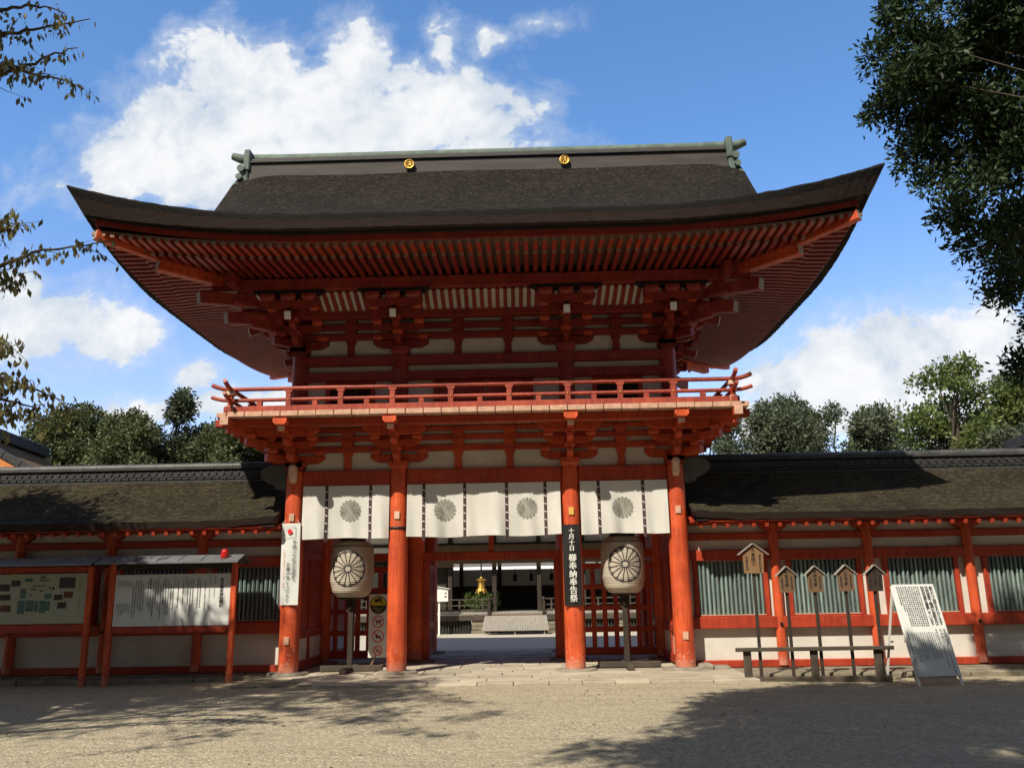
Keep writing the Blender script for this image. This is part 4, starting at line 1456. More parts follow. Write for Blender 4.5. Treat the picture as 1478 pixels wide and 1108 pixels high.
def lantern(x, y, label, cross):
    t = thing('paper_lantern', label, 'lantern', (x, y, GZ + .04), group='crested paper lanterns on posts')
    o = tuple(t.location)
    prof = []
    key = [(.24, 1.455), (.33, 1.49), (.41, 1.59), (.462, 1.80), (.468, 2.05), (.465, 2.35), (.445, 2.52), (.38, 2.62), (.28, 2.66)]

    def rz(z):
        for (r0, z0), (r1, z1) in zip(key, key[1:]):
            if z <= z1:
                k = (z - z0) / (z1 - z0)
                return r0 + (r1 - r0) * k
        return key[-1][0]
    n = 96
    for i in range(n + 1):
        z = 1.46 + 1.2 * i / n
        prof.append((rz(z) + (.008 if i % 3 == 0 else -.003), z))
    MB().lathe(prof, x, y, 40).build('shade', 'paper', t, o)
    m = MB()
    m.lathe([(.26, 1.43), (.275, 1.44), (.275, 1.475), (.26, 1.48)], x, y, 32)
    m.build('hoop', 'black', t, o)
    MB().lathe([(.26, 2.65), (.275, 2.66), (.275, 2.72), (.2, 2.74)], x, y, 32).build('hoop', 'black', t, o)
    m = MB()
    R, zc, w = .375, 2.06, .013

    def cv(a, b, d):
        z = zc + b
        r = rz(z) + .008 + d
        return (x + r * math.sin(a / .46), y - r * math.cos(a / .46), z)

    def stroke(pts, w):
        for (a0, b0), (a1, b1) in zip(pts, pts[1:]):
            L = math.hypot(a1 - a0, b1 - b0) or 1
            nx_, nz_ = -(b1 - b0) / L * w, (a1 - a0) / L * w
            m.add([cv(a0 + nx_, b0 + nz_, 0), cv(a1 + nx_, b1 + nz_, 0), cv(a1 - nx_, b1 - nz_, 0), cv(a0 - nx_, b0 - nz_, 0)], [(0, 1, 2, 3)])
    pol = lambda r, a: (r * math.sin(a), r * math.cos(a))
    for k in range(16):
        a = 2 * PI * (k + .5) / 16
        stroke([pol(R * f, a) for f in (.20, .35, .5, .65, .8)], .009)
        stroke([pol(R * f, a) for f in (.78, .84, .87)], .010)
        c = 2 * PI * k / 16
        hw = PI / 16
        arc = [pol(R * (.86 + .10 * math.sqrt(max(0, 1 - (s_ / 6) ** 2))), c + hw * .93 * s_ / 6) for s_ in range(-6, 7)]
        stroke(arc, .013)
        ca, cb = pol(R * .935, a)
        stroke([(ca + .026 * math.cos(2 * PI * i / 10), cb + .026 * math.sin(2 * PI * i / 10)) for i in range(11)], .010)
    stroke([pol(R * .19, 2 * PI * i / 20) for i in range(21)], .012)
    m.build('crest', 'ink', t, o, fix=False)
    m = MB()
    for k in range(14):                    # zigzag band near the top
        a = -.5 + k / 13
        stroke([(a - .04, .50), (a, .46), (a + .04, .50)], .006)
    m.build('zigzag_band', 'grey_ink', t, o, fix=False)
    MB().box(x - .055, x + .055, y - .055, y + .055, GZ + .04, 1.44, .01).build('post', 'darkwood', t, o)
    m = MB()
    m.box(x - .10, x + .10, y - .04, y + .04, 1.16, 1.42, .01)
    m.box(x - .045, x + .045, y - .115, y - .055, 1.22, 1.31, .008)
    m.build('post_bracket', 'darkwood', t, o)
    MB().box(x - .62, x + .70, y - .06, y + .06, GZ + .05, GZ + .17, .012).build('foot', 'rack', t, o)
    m = MB()
    m.box(x - .065, x + .065, y - .72, y - .065, GZ + .05, GZ + .15, .012)
    m.box(x - .065, x + .065, y + .065, y + .6, GZ + .05, GZ + .15, .012)
    m.build('foot', 'rack', t, o)


lantern(-2.92, .55, 'cream paper lantern with black flower crest beside the prohibition board', 0)
lantern(2.95, .55, 'cream paper lantern with black flower crest right of the black banner', 0)

# prohibition board in the narrow bay
t = thing('prohibition_board', 'narrow white board with a yellow camera sign and three red prohibition rings', 'sign', (-2.52, 1.62, GZ + .04))
o = tuple(t.location)
MB().box(-2.74, -2.30, 1.61, 1.63, .14, 1.52, .004).build('panel', 'board', t, o)
m = MB()
m.beam((-2.68, 1.60, -.04), (-2.40, 1.66, .5), .03, .03)
m.beam((-2.36, 1.66, -.04), (-2.64, 1.66, .5), .03, .03)
m.build('stand', 'signwood', t, o)


def disc(m, cx, cz, r, y, mi=0, a0=0, a1=2 * PI, n=28):
    pts = [(cx + r * math.cos(a0 + (a1 - a0) * k / n), y, cz + r * math.sin(a0 + (a1 - a0) * k / n)) for k in range(n + 1)]
    return m.add([(cx, y, cz)] + pts, [(0, i + 1, i + 2) for i in range(n)], mi)


def ring(m, cx, cz, r0, r1, y, n=28):
    rows = [[(cx + r * math.cos(2 * PI * k / n), y, cz + r * math.sin(2 * PI * k / n)) for k in range(n + 1)] for r in (r0, r1)]
    return m.grid(rows, sm=False)


m = MB()
disc(m, -2.52, 1.29, .185, 1.605)
m.build('warning_disc', mat('warning_yellow', (.55, .42, .03), .5), t, o, fix=False)
m = MB()
disc(m, -2.52, 1.27, .186, 1.601, 0, PI, 2 * PI)
ring(m, -2.52, 1.29, .172, .19, 1.6)
m.obox(Matrix.Translation((-2.53, 1.600, 1.385)) @ Matrix.Rotation(-.35, 4, 'Y'), .16, .004, .06)
m.obox(Matrix.Translation((-2.45, 1.600, 1.34)) @ Matrix.Rotation(.5, 4, 'Y'), .07, .004, .025)
m.build('camera_symbol', 'ink', t, o, fix=False)
m = MB()
glyphs(m, '防犯カメラ', .05, -2.52, 1.598, 1.23)
glyphs(m, '作動中', .05, -2.52, 1.598, 1.17)
m.build('lettering', mat('dull_yellow', (.4, .33, .08), .6), t, o, fix=False)
for k, (z, r) in enumerate(((.92, .135), (.60, .135), (.29, .105))):
    m = MB()
    ring(m, -2.52, z, r - .02, r, 1.604)
    m.obox(Matrix.Translation((-2.52, 1.603, z)) @ Matrix.Rotation(rad(45), 4, 'Y'), 2 * r - .02, .003, .018)
    rgp = m.build('prohibition_ring', 'redink', t, o, fix=False)
    m = MB()
    if k == 0:      # dog
        m.obox(Matrix.Translation((-2.52, 1.606, z)), .10, .003, .035)
        for dx in (-.045, -.025, .03, .045):
            m.obox(Matrix.Translation((-2.52 + dx, 1.606, z - .035)), .011, .003, .05)
        m.obox(Matrix.Translation((-2.46, 1.606, z + .03)), .045, .003, .035)
        m.obox(Matrix.Translation((-2.585, 1.606, z + .03)) @ Matrix.Rotation(.6, 4, 'Y'), .012, .003, .05)
    elif k == 1:    # food and drink
        m.obox(Matrix.Translation((-2.55, 1.606, z)), .05, .003, .08)
        m.obox(Matrix.Translation((-2.49, 1.606, z - .015)), .06, .003, .05)
    else:           # cigarette
        m.obox(Matrix.Translation((-2.52, 1.606, z)) @ Matrix.Rotation(-.5, 4, 'Y'), .11, .003, .018)
    m.build('pictogram', 'ink', rgp, o, fix=False)

# ---------------------------------------------------------------- notice boards in front of the left corridor


def roof_board(x0, x1, y, z, name, t, o):
    m = MB()
    pts = [(y - .42, z), (y - .42, z + .035), (y, z + .175), (y + .42, z + .035), (y + .42, z), (y, z + .14)]
    m.prism(pts, 'x', x0, x1)
    r = m.build(name, 'metalroof', t, o)
    m = MB()
    k = x0 + .35
    while k < x1 - .1:
        m.beam((k, y - .41, z + .045), (k, y, z + .182), .018, .012)
        k += .45
    m.build('seam', 'metalroof', r, o)
    for x in (x0 + .03, x1 - .03):
        MB().prism([(y - .38, z - .02), (y, z + .12), (y + .38, z - .02), (y + .3, z - .02), (y, z + .05), (y - .3, z - .02)], 'x', x - .02, x + .02).build('gable_end', 'darkwood', r, o)


POOL = '賀茂建角身命玉依媛命御祭神御神徳由緒京都守護国宝世界文化遺産下鴨神社糺の森東西両本殿重要社殿摂社末社年中行事祭典'


def body_text(q, n):
    return ''.join(q.choice(POOL) for _ in range(n))


q = random.Random(77)
by = -.52
t = thing('notice_board', 'white board of black vertical writing under a small grey roof with red posts', 'notice board', (-6.4, by, -.18), group='roofed notice boards')
o = tuple(t.location)
for x in (-7.63, -5.12):
    MB().box(x - .055, x + .055, by - .055, by + .055, -.2, 2.22, .012).build('post', 'redcol', t, o)
MB().box(-7.57, -5.18, by - .03, by + .03, .97, 2.0, .006).build('panel', 'board', t, o)
MB().box(-7.57, -5.18, by - .045, by + .045, .83, .955, .012).build('rail', 'redwall', t, o)
MB().box(-7.57, -5.18, by - .04, by + .04, 2.10, 2.20, .012).build('rail', 'darkwood', t, o)
roof_board(-7.86, -4.93, by, 2.20, 'board_roof', t, o)
m = MB()
T = by - .034
column(m, '賀茂御祖神社略記', .078, -5.36, T, 1.90, .072, weight=.035)
for x, tx in ((-5.50, '御祭神'), (-5.60, '東本殿')):
    column(m, tx, .036, x, T, 1.92, .05)
column(m, '玉依媛命', .03, -5.51, T, 1.70, .045)
column(m, '賀茂建角身命', .03, -5.61, T, 1.70, .045)
x = -5.70
while x > -7.2:
    column(m, body_text(q, q.randint(15, 22)), .030, x, T, 1.88 if q.random() < .7 else 1.80, .033, weight=.035)
    x -= .052 if q.random() < .75 else .1
for x in (-5.86, -6.12, -6.34, -6.54, -6.70, -6.86):
    column(m, body_text(q, 4), .036, x + .02, T - .001, 1.93, .042)
x = -7.24
while x > -7.50:
    column(m, body_text(q, 5), .024, x, T, 1.88, .026, weight=.035)
    column(m, body_text(q, q.randint(6, 12)), .024, x, T, 1.42, .026, weight=.035)
    x -= .042
m.build('lettering', 'ink', t, o, fix=False)
t2 = thing('red_lamp', 'small red alarm lamp perched on the notice board roof end', 'lamp', (-5.28, by - .2, 2.27))
o2 = tuple(t2.location)
MB().lathe([(.075, 2.29), (.085, 2.31), (.075, 2.43), (.06, 2.47), (.02, 2.48)], -5.28, by - .2, 20).build('dome', 'redplastic', t2, o2)
MB().lathe([(.05, 2.22), (.09, 2.25), (.09, 2.288), (.05, 2.29)], -5.28, by - .2, 20).build('base', 'black', t2, o2)

t = thing('notice_board', 'faded shrine map board with dark photographs under a grey roof', 'notice board', (-9.5, by, -.18), group='roofed notice boards')
o = tuple(t.location)
for x in (-8.10, -10.95):
    MB().box(x - .055, x + .055, by - .055, by + .055, -.2, 2.2, .012).build('post', 'redcol', t, o)
MB().box(-10.89, -8.16, by - .03, by + .03, 1.05, 2.05, .006).build('panel', 'mapbase', t, o)
MB().box(-10.89, -8.16, by - .045, by + .045, .87, 1.035, .012).build('rail', 'redwall', t, o)
MB().box(-10.89, -8.16, by - .04, by + .04, 2.07, 2.19, .012).build('rail', 'redwall', t, o)
roof_board(-11.25, -7.92, by, 2.19, 'board_roof', t, o)
m = MB()


def mp(m, px, pz, w, h, d=.034, mi=0, rot=0.0):
    """mark on the map: position measured in the map's own width (0..1478) and height (0..1080)"""
    x = -9.97 + px / 1478 * 1.93
    z = 2.11 - (pz - 130) / 1080 * 1.32
    m.obox(Matrix.Translation((x, by - d, z)) @ Matrix.Rotation(rot, 4, 'Y'), w / 1478 * 1.93, .004, h / 1080 * 1.32, 0, mi)


for a in ((370, 720, 110, 220), (505, 700, 120, 180), (610, 710, 60, 170), (710, 720, 100, 200), (795, 710, 60, 150), (380, 500, 90, 160), (780, 550, 110, 90), (450, 280, 120, 60)):
    mp(m, *a)
m.build('map_woods', 'mapgreen', t, o)
for a in ((1070, 335, 250, 175), (945, 570, 130, 85), (1015, 700, 135, 100), (250, 330, 140, 100), (80, 400, 160, 110), (100, 560, 170, 90), (1105, 530, 140, 105), (125, 740, 160, 105)):
    m = MB()
    mp(m, *a, d=.037)
    m.build('map_photograph', 'mapred' if a[1] in (530, 740) else 'mapdark', t, o)
m = MB()
for a in ((700, 290, 150, 18), (620, 380, 220, 14), (680, 240, 90, 26), (540, 430, 80, 24), (665, 460, 50, 24), (800, 410, 26, 30), (855, 425, 30, 50), (500, 530, 50, 20), (500, 770, 110, 20)):
    mp(m, *a, d=.037)
m.build('map_marking', 'mapdark', t, o)
m = MB()
column(m, '世界遺産　下鴨神社', .06, -8.30, by - .036, 1.92, .066)
m.build('lettering', mat('faded_yellow_print', (.36, .34, .14), .6), t, o, fix=False)

# ---------------------------------------------------------------- named wooden plates and their rack
ry = -1.8
t = thing('plate_rack', 'low weathered timber rail with three posts holding the named plates', 'rail', (6.15, ry, -.16))
o = tuple(t.location)
MB().box(4.70, 7.58, ry - .075, ry - .01, .40, .47, .01).build('rail', 'rack', t, o)
MB().box(4.80, 7.50, ry - .05, ry + .05, -.17, -.05, .012).build('sill', 'rack', t, o)
for x in (4.92, 6.14, 7.30):
    MB().box(x - .07, x + .07, ry - .008, ry + .05, -.05, .42, .01).build('post', 'rack', t, o)


def plate(x, z0, zs, za, hw, mid, left, right, mt, label):
    t = thing('wooden_plate', label, 'sign', (x, ry, -.16), group='named plates standing in the rack')
    o = tuple(t.location)
    y0, y1 = ry + .05, ry + .085
    MB().box(x - .028, x + .028, ry + .055, ry + .10, -.16, z0 + .12, .006).build('post', 'darkwood', t, o)
    k = 1.09
    MB().prism([(x - hw * .92, z0), (x + hw * .92, z0), (x + hw, zs), (x, za - .02), (x - hw, zs)], 'y', ry + .015, ry + .052).build('plate', mt, t, o)
    m = MB()
    for s_ in (-1, 1):
        m.beam((x, ry + .02, za), (x + s_ * hw * 1.48, ry + .02, zs - .03), .10, .018, .004)
    m.build('plate_roof', 'greywood', t, o)
    m = MB()
    n = len(mid)
    h = (zs - z0) * .98
    column(m, mid, h / n * .95, x, ry + .011, za - .075, h / n)
    s_ = hw * .26
    column(m, left, s_, x - hw * .62, ry + .011, zs - .05, s_ * 1.08)
    column(m, right, s_, x + hw * .62, ry + .011, zs - .03, s_ * 1.08)
    m.build('lettering', 'ink', t, o, fix=False)


A, B = '初穂料奉納', '御祭祀料御供'
plate(5.17, 1.80, 2.17, 2.35, .195, '天皇陛下', A, B, 'signwood', 'largest honey coloured gabled wooden plate, highest on its post')
plate(5.76, 1.44, 1.76, 1.92, .145, '秋篠宮家', A, B, 'signwood2', 'small brown gabled plate next to the tall honey coloured one')
plate(6.29, 1.44, 1.76, 1.92, .145, '常陸宮家', A, B, 'signwood2', 'small brown gabled plate in the middle of the rack')
plate(6.86, 1.45, 1.77, 1.93, .145, '三笠宮家', A, B, 'signwood2', 'small brown gabled plate next to the shade-darkened one')
plate(7.40, 1.44, 1.76, 1.92, .145, '高円宮家', A, B, 'signwood3', 'shade-darkened gabled plate at the end nearest the leaning white board')

# ---------------------------------------------------------------- leaning white board
t = thing('leaning_board', 'tall white board of dense black writing leaning on a white easel frame', 'sign', (8.05, -2.55, -.17))
o = tuple(t.location)
BT = Matrix.Translation((8.05, -2.58, -.17)) @ Matrix.Rotation(rad(-6), 4, 'Z') @ Matrix.Rotation(rad(-16), 4, 'X') @ Matrix.Shear('XZ', 4, (0, 0)) if False else Matrix.Translation((8.05, -2.58, -.17)) @ Matrix.Rotation(rad(10), 4, 'Z') @ Matrix.Rotation(rad(-17), 4, 'X')
m = MB()
m.box(-.41, .41, -.012, .012, .17, 1.80, .004)
m.xform(BT)
m.build('panel', 'board', t, o)
m = MB()
for s_ in (-1, 1):
    m.box(s_ * .405 - .022, s_ * .405 + .022, .014, .05, 0, 1.78, .005)
m.xform(BT)
m.build('leg', 'whitepaint', t, o)
m = MB()
for s_ in (-1, 1):
    p0 = BT @ Vector((s_ * .40, .06, 1.7))
    p1 = Vector((BT @ Vector((s_ * .40, 0, 0)))) + Vector((-.17, 1.05, 0))
    m.beam(p0, p1, .035, .03)
pa = [Vector(BT @ Vector((s_ * .40, .06, .75))) + Vector((-.13, .62, 0)) for s_ in (-1, 1)]
m.beam(pa[0], pa[1], .03, .03)
m.build('easel_leg', 'whitepaint', t, o)
m = MB()
q = random.Random(5)
for i, tx in enumerate(('創立九十周年をむかえます', '世界遺産下鴨神社崇敬会は', '特別会員を募集しています')):
    column(m, tx, .074, .33 - i * .085, -.016, 1.755, .059, T=BT, weight=.035)
for i in range(11):
    column(m, body_text(q, 19 if i < 9 else q.randint(8, 12)), .032, .075 - i * .041, -.016, 1.755, .0385, T=BT, weight=.035)
column(m, '特別会員　年会費', .034, .345, -.016, .98, .036, T=BT)
column(m, '年会費', .036, .27, -.016, .97, .06, T=BT)
column(m, '特典及案内行事', .034, .19, -.016, .98, .042, T=BT)
for i in range(16):
    x = .32 - i * .0415
    if i in (1, 3):
        continue
    column(m, body_text(q, q.randint(14, 24)), .019, x, -.016, (.70 if i < 4 else .93), .0215, T=BT, weight=.035)
column(m, '賀茂御祖神社崇敬会事務局　下鴨神社内', .026, -.375, -.016, .95, .0335, T=BT)
m.build('lettering', 'ink', t, o, fix=False)

# ---------------------------------------------------------------- the hall across the courtyard
CZ = GZ + .03
hall = thing('worship_hall', 'dark timbered open hall with railing and grey boarded steps across the courtyard', 'hall', (0, 18, CZ))
o = tuple(hall.location)
HX = [-7.6, -5.85, -4.1, -2.32, -.57, 1.20, 2.95, 4.7, 6.45]
FZ = .72
for x in HX:
    for y in (16.35, 21.6):
        MB().box(x - .085, x + .085, y - .085, y + .085, FZ, 3.75, .012).build('post', 'darkwood', hall, o)
m = MB()
m.box(-8.6, 7.4, 15.6, 22.4, FZ - .09, FZ, .012)
fl = m.build('floor', 'greywood', hall, o)
MB().box(-8.6, 7.4, 15.57, 15.6, FZ - .30, FZ - .095, .01).build('floor_beam', 'rack', hall, o)
for a, b in ((-8.5, -5.1), (-4.9, -1.45), (1.9, 4.2), (4.4, 7.3)):
    m = MB()
    x = a + .05
    while x < b:
        m.box(x - .013, x + .013, 15.70, 15.73, CZ + .05, FZ - .3)
        x += .11
    lt = m.build('floor_lattice', 'rack', hall, o)
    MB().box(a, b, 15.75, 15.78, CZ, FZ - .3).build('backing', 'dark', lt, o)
for a, b in ((-5.1, -4.9), (-1.45, -.85), (1.45, 1.9), (4.2, 4.4)):
    m = MB()
    z = CZ - .02
    q = random.Random(int(a * 10))
    while z < FZ - .32:
        h = .155
        m.box(a + q.uniform(0, .03), b - q.uniform(0, .03), 15.62 + q.uniform(0, .03), 16.0, z, min(z + h - .01, FZ - .31), .015)
        z += h
    m.build('stone_pier', 'kerb', hall, o)
for a, b in ((-8.5, -.75), (1.35, 7.3)):
    m = MB()
    for z, h in ((1.20, .05), (.98, .045), (.80, .06)):
        m.beam((a, 15.66, z), (b, 15.66, z), .05, h, .008)
    x = a + .3
    while x < b:
        m.box(x - .03, x + .03, 15.63, 15.69, FZ, 1.19)
        x += .9
    m.build('railing', 'rack', hall, o)
for x, s_ in ((-.75, 1), (1.35, -1)):
    m = MB()
    m.box(x - .06, x + .06, 15.5, 15.72, CZ, 1.12, .01)
    m.lathe([(.05, 1.12), (.075, 1.16), (.06, 1.24), (.01, 1.29)], x, 15.6, 14)
    m.tube([(x, 15.66, 1.2), (x + s_ * .12, 15.66, 1.21), (x + s_ * .24, 15.66, 1.27)], .03, 8)
    m.build('newel', 'darkwood', hall, o)
m = MB()
for k, z in enumerate((FZ - .12, FZ - .27)):
    m.box(-.66, 1.26, 15.36 - k * .24, 15.56 - k * .02, z - .14, z, .01)
m.build('step', 'signwood', hall, o)
m = MB()
x = -.98
while x < 1.48:
    m.add([(x, 14.55, .08), (x + .055, 14.55, .08), (x * .93 + .085, 15.08, .60), (x * .93 + .03, 15.08, .60), (x, 14.58, .06), (x + .055, 14.58, .06), (x * .93 + .085, 15.11, .58), (x * .93 + .03, 15.11, .58)],
          [(0, 1, 2, 3), (4, 7, 6, 5), (0, 4, 5, 1), (3, 2, 6, 7), (1, 5, 6, 2), (0, 3, 7, 4)])
    x += .066
for x in (-.85, .25, 1.35):
    m.box(x - .025, x + .025, 14.62, 14.68, CZ, .09)
m.build('step_cover', 'greywood', hall, o)
# upper framing, blinds, white panels, ceiling and back wall
m = MB()
for y in (16.35, 21.6):
    m.box(-7.8, 6.6, y - .075, y + .075, 2.72, 2.90, .01)
    m.box(-7.8, 6.6, y - .075, y + .075, 3.25, 3.38, .01)
    m.box(-7.8, 6.6, y - .08, y + .08, 3.70, 3.90, .01)
m.build('beam', 'darkwood', hall, o)
for y in (16.36, 21.6):
    MB().box(-7.7, 6.5, y - .03, y + .03, 2.95, 3.72).build('upper_panel', 'white', hall, o)
m = MB()
z = 3.30
while z > 2.44:
    m.box(-4.0, 6.3, 16.12, 16.135, z - .016, z)
    z -= .02
m.build('bamboo_blind', mat('bamboo_blind', (.20, .125, .06), .8, .3, 5), hall, o)
MB().box(-8.2, 7.0, 15.6, 22.4, 3.9, 3.98).build('ceiling', 'darkwood', hall, o)
for a, b in zip(HX[:-1], HX[1:]):
    m = MB()
    m.box(a + .085, b - .085, 21.57, 21.6, FZ, 1.55)
    m.build('back_screen', 'darkwood', hall, o)
    if True:
        MB().box(a + .085, b - .085, 21.58, 21.61, 1.72, 2.45).build('back_panel', 'white', hall, o)
    MB().box(a + .085, b - .085, 21.56, 21.62, 1.55, 1.72, .01).build('back_rail', 'darkwood', hall, o)
MB().box(-4.02, -2.5, 16.5, 19.6, FZ, 2.7).build('side_screen', 'darkwood', hall, o)
# roof of the hall: low hipped thatch
m = MB()
rows = []
for k, (ins, z) in enumerate(((0, 4.02), (.8, 4.28), (1.8, 4.75), (2.8, 5.35), (3.7, 6.05))):
    rows.append([(-9.4 + ins, 14.9 + ins, z), (8.2 - ins, 14.9 + ins, z), (8.2 - ins, 23.1 - ins, z), (-9.4 + ins, 23.1 - ins, z), (-9.4 + ins, 14.9 + ins, z)])
m.grid(rows, sm=False)
m.grid([[(p[0], p[1], p[2] - .2) for p in rows[0]], rows[0]], sm=False)
m.add([(-9.4, 14.9, 3.82), (8.2, 14.9, 3.82), (8.2, 23.1, 3.82), (-9.4, 23.1, 3.82)], [(0, 1, 2, 3)])
m.build('roof', 'thatch2', hall, o)

t = thing('hanging_lantern', 'golden bell shaped lantern hanging at the front of the far hall', 'lantern', (-1.06, 15.9, 2.4))
o = tuple(t.location)
MB().tube([(-1.06, 15.9, 2.72), (-1.06, 15.9, 2.05)], [.012, .05], 8).build('cord', 'black', t, o)
m = MB().lathe([(.03, 2.08), (.06, 2.03), (.22, 1.94), (.20, 1.91), (.12, 1.90), (.13, 1.75), (.155, 1.60), (.22, 1.52), (.19, 1.50), (.05, 1.50)], -1.06, 15.9, 12, sm=False)
for k in range(6):
    a = k * PI / 3
    m.tube([(-1.06 + .15 * math.cos(a), 15.9 + .15 * math.sin(a), 1.6), (-1.06 + .24 * math.cos(a), 15.9 + .24 * math.sin(a), 1.42)], [.03, .012], 6)
m.build('body', 'gold', t, o)
src = None
for k, x in enumerate((.18, .88, 1.75, 2.3)):
    m = MB().lathe([(.01, 2.42), (.02, 2.2), (.09, 2.16), (.08, 1.98), (.11, 1.92), (.02, 1.9)], 0, 0, 10)
    if src is None:
        src = m.build('bronze_lantern', 'black', None)
        src.location = (x, 19.2, 0)
        tag(src, 'small dark bronze lantern hanging inside the far hall', 'lantern', 'bronze lanterns hanging in the hall')
    else:
        inst(src, None, (x, 19.2, 0))

t = thing('name_board', 'small white gabled board on a white pole in the courtyard', 'sign', (-2.62, 15.0, CZ))
o = tuple(t.location)
MB().box(-2.65, -2.58, 14.99, 15.05, CZ, 1.25, .006).build('pole', 'whitepaint', t, o)
MB().prism([(-2.97, 1.16), (-2.27, 1.16), (-2.27, 1.60), (-2.62, 1.67), (-2.97, 1.60)], 'y', 14.93, 14.985).build('board', 'whitepaint', t, o)
m = MB()
for s_ in (-1, 1):
    m.beam((-2.62, 14.95, 1.70), (-2.62 + s_ * .42, 14.95, 1.61), .16, .022, .004)
m.build('board_roof', 'whitepaint', t, o)
m = MB()
column(m, '拝観', .09, -2.36, 14.925, 1.50, .13)
m.build('lettering', 'grey_ink', t, o, fix=False)

# the court lies lower and the hall farther off and larger than drawn above
for ob in list(COL.objects):
    if ob.parent is None and ob.get('category') and ob.location.y > 13 and not ob.get('placed'):
        l = ob.location
        ob.location = (1.05 + (l.x - 1.05) * 1.1, -18.35 + (l.y + 18.35) * 1.1, 1.6 + (l.z - 1.6) * 1.1)
        ob.scale = (1.1, 1.1, 1.1)

# ---------------------------------------------------------------- foliage


def leaf_mesh(name, P, A, Bv, L, Wd, mt, parent, org=(0, 0, 0)):
    """one rhombic leaf per point: P base, A direction, Bv sideways (unit, n x 3)"""
    n = len(P)
    P = P - np.array(org)
    L = np.asarray(L).reshape(-1, 1)
    Wd = np.asarray(Wd).reshape(-1, 1)
    nrm = np.cross(A, Bv)
    V = np.empty((n, 4, 3), np.float32)
    V[:, 0] = P
    V[:, 1] = P + A * L * .5 + Bv * Wd * .5 + nrm * L * .06
    V[:, 2] = P + A * L
    V[:, 3] = P + A * L * .5 - Bv * Wd * .5 + nrm * L * .06
    me = bpy.data.meshes.new(name)
    me.vertices.add(4 * n)
    me.vertices.foreach_set('co', V.reshape(-1))
    me.loops.add(4 * n)
    me.loops.foreach_set('vertex_index', np.arange(4 * n, dtype=np.int32))
    me.polygons.add(n)
    me.polygons.foreach_set('loop_start', np.arange(0, 4 * n, 4, dtype=np.int32))
    me.update(calc_edges=True)
    me.materials.append(M[mt])
    ob = bpy.data.objects.new(name, me)
    COL.objects.link(ob)
    if parent:
        ob.parent = parent
    return ob


def unit(v):
    return v / np.maximum(np.linalg.norm(v, axis=1, keepdims=True), 1e-6)


def blob_leaves(rng, blobs, per, size, asp=.5, up=.35, shell=.55, droop=0.0):
    """leaves on many small clumps inside each blob (x, y, z, r)"""
    Ps, As, Bs, Ls = [], [], [], []
    for bx_, by_, bz_, r in blobs:
        nc = max(4, int(per * 25 * r * r / (size * size * asp) / 22))
        cd = unit(rng.normal(size=(nc, 3)))
        cc = np.array([bx_, by_, bz_]) + cd * r * (shell + (1 - shell) * rng.random((nc, 1))) * np.array([1, 1, .85])
        k = 22
        d = unit(rng.normal(size=(nc * k, 3)) + np.repeat(cd, k, 0) * .7 + np.array([0, 0, up]))
        cr = np.repeat(size * (1.2 + 1.8 * rng.random((nc, 1))), k, 0)
        p = np.repeat(cc, k, 0) + d * cr * rng.random((nc * k, 1)) ** .6
        a = unit(d + rng.normal(size=d.shape) * .6 + np.array([0, 0, -droop]))
        b = unit(np.cross(a, rng.normal(size=d.shape)))
        Ps.append(p); As.append(a); Bs.append(b)
        Ls.append(size * (.7 + .6 * rng.random(nc * k)))
    P, A_, B_, L_ = map(np.concatenate, (Ps, As, Bs, Ls))
    return P, A_, B_, L_, L_ * asp


def limbs(m, base, top, r, targets, rng, n=8, rcap=9.0):
    """tapered bent trunk and one limb to each target"""
    b, tp = np.array(base, float), np.array(top, float)
    pts = [tuple(b + (tp - b) * k / 6 + (rng.normal(size=3) * .03 * np.linalg.norm(tp - b) * (0 < k < 6)) * np.array([1, 1, .2])) for k in range(7)]
    rs = [r * (1.35 if k == 0 else 1 - .75 * k / 6) for k in range(7)]
    m.tube(pts, rs, 12)
    for tg in targets:
        tg = np.array(tg[:3])
        k = int(np.clip(2 + 4 * (tg[2] - b[2]) / max(1e-3, tp[2] - b[2]) - 1.5, 1, 5))
        s_ = np.array(pts[k])
        mid = (s_ + tg) / 2 + rng.normal(size=3) * .06 * np.linalg.norm(tg - s_) + np.array([0, 0, .05])
        r0 = min(rs[k] * .5, rcap)
        m.tube([tuple(s_), tuple((s_ + mid) / 2 + rng.normal(size=3) * .03), tuple(mid), tuple((mid + tg) / 2 + rng.normal(size=3) * .03), tuple(tg)], [r0, r0 * .8, r0 * .6, r0 * .4, r0 * .15], n)


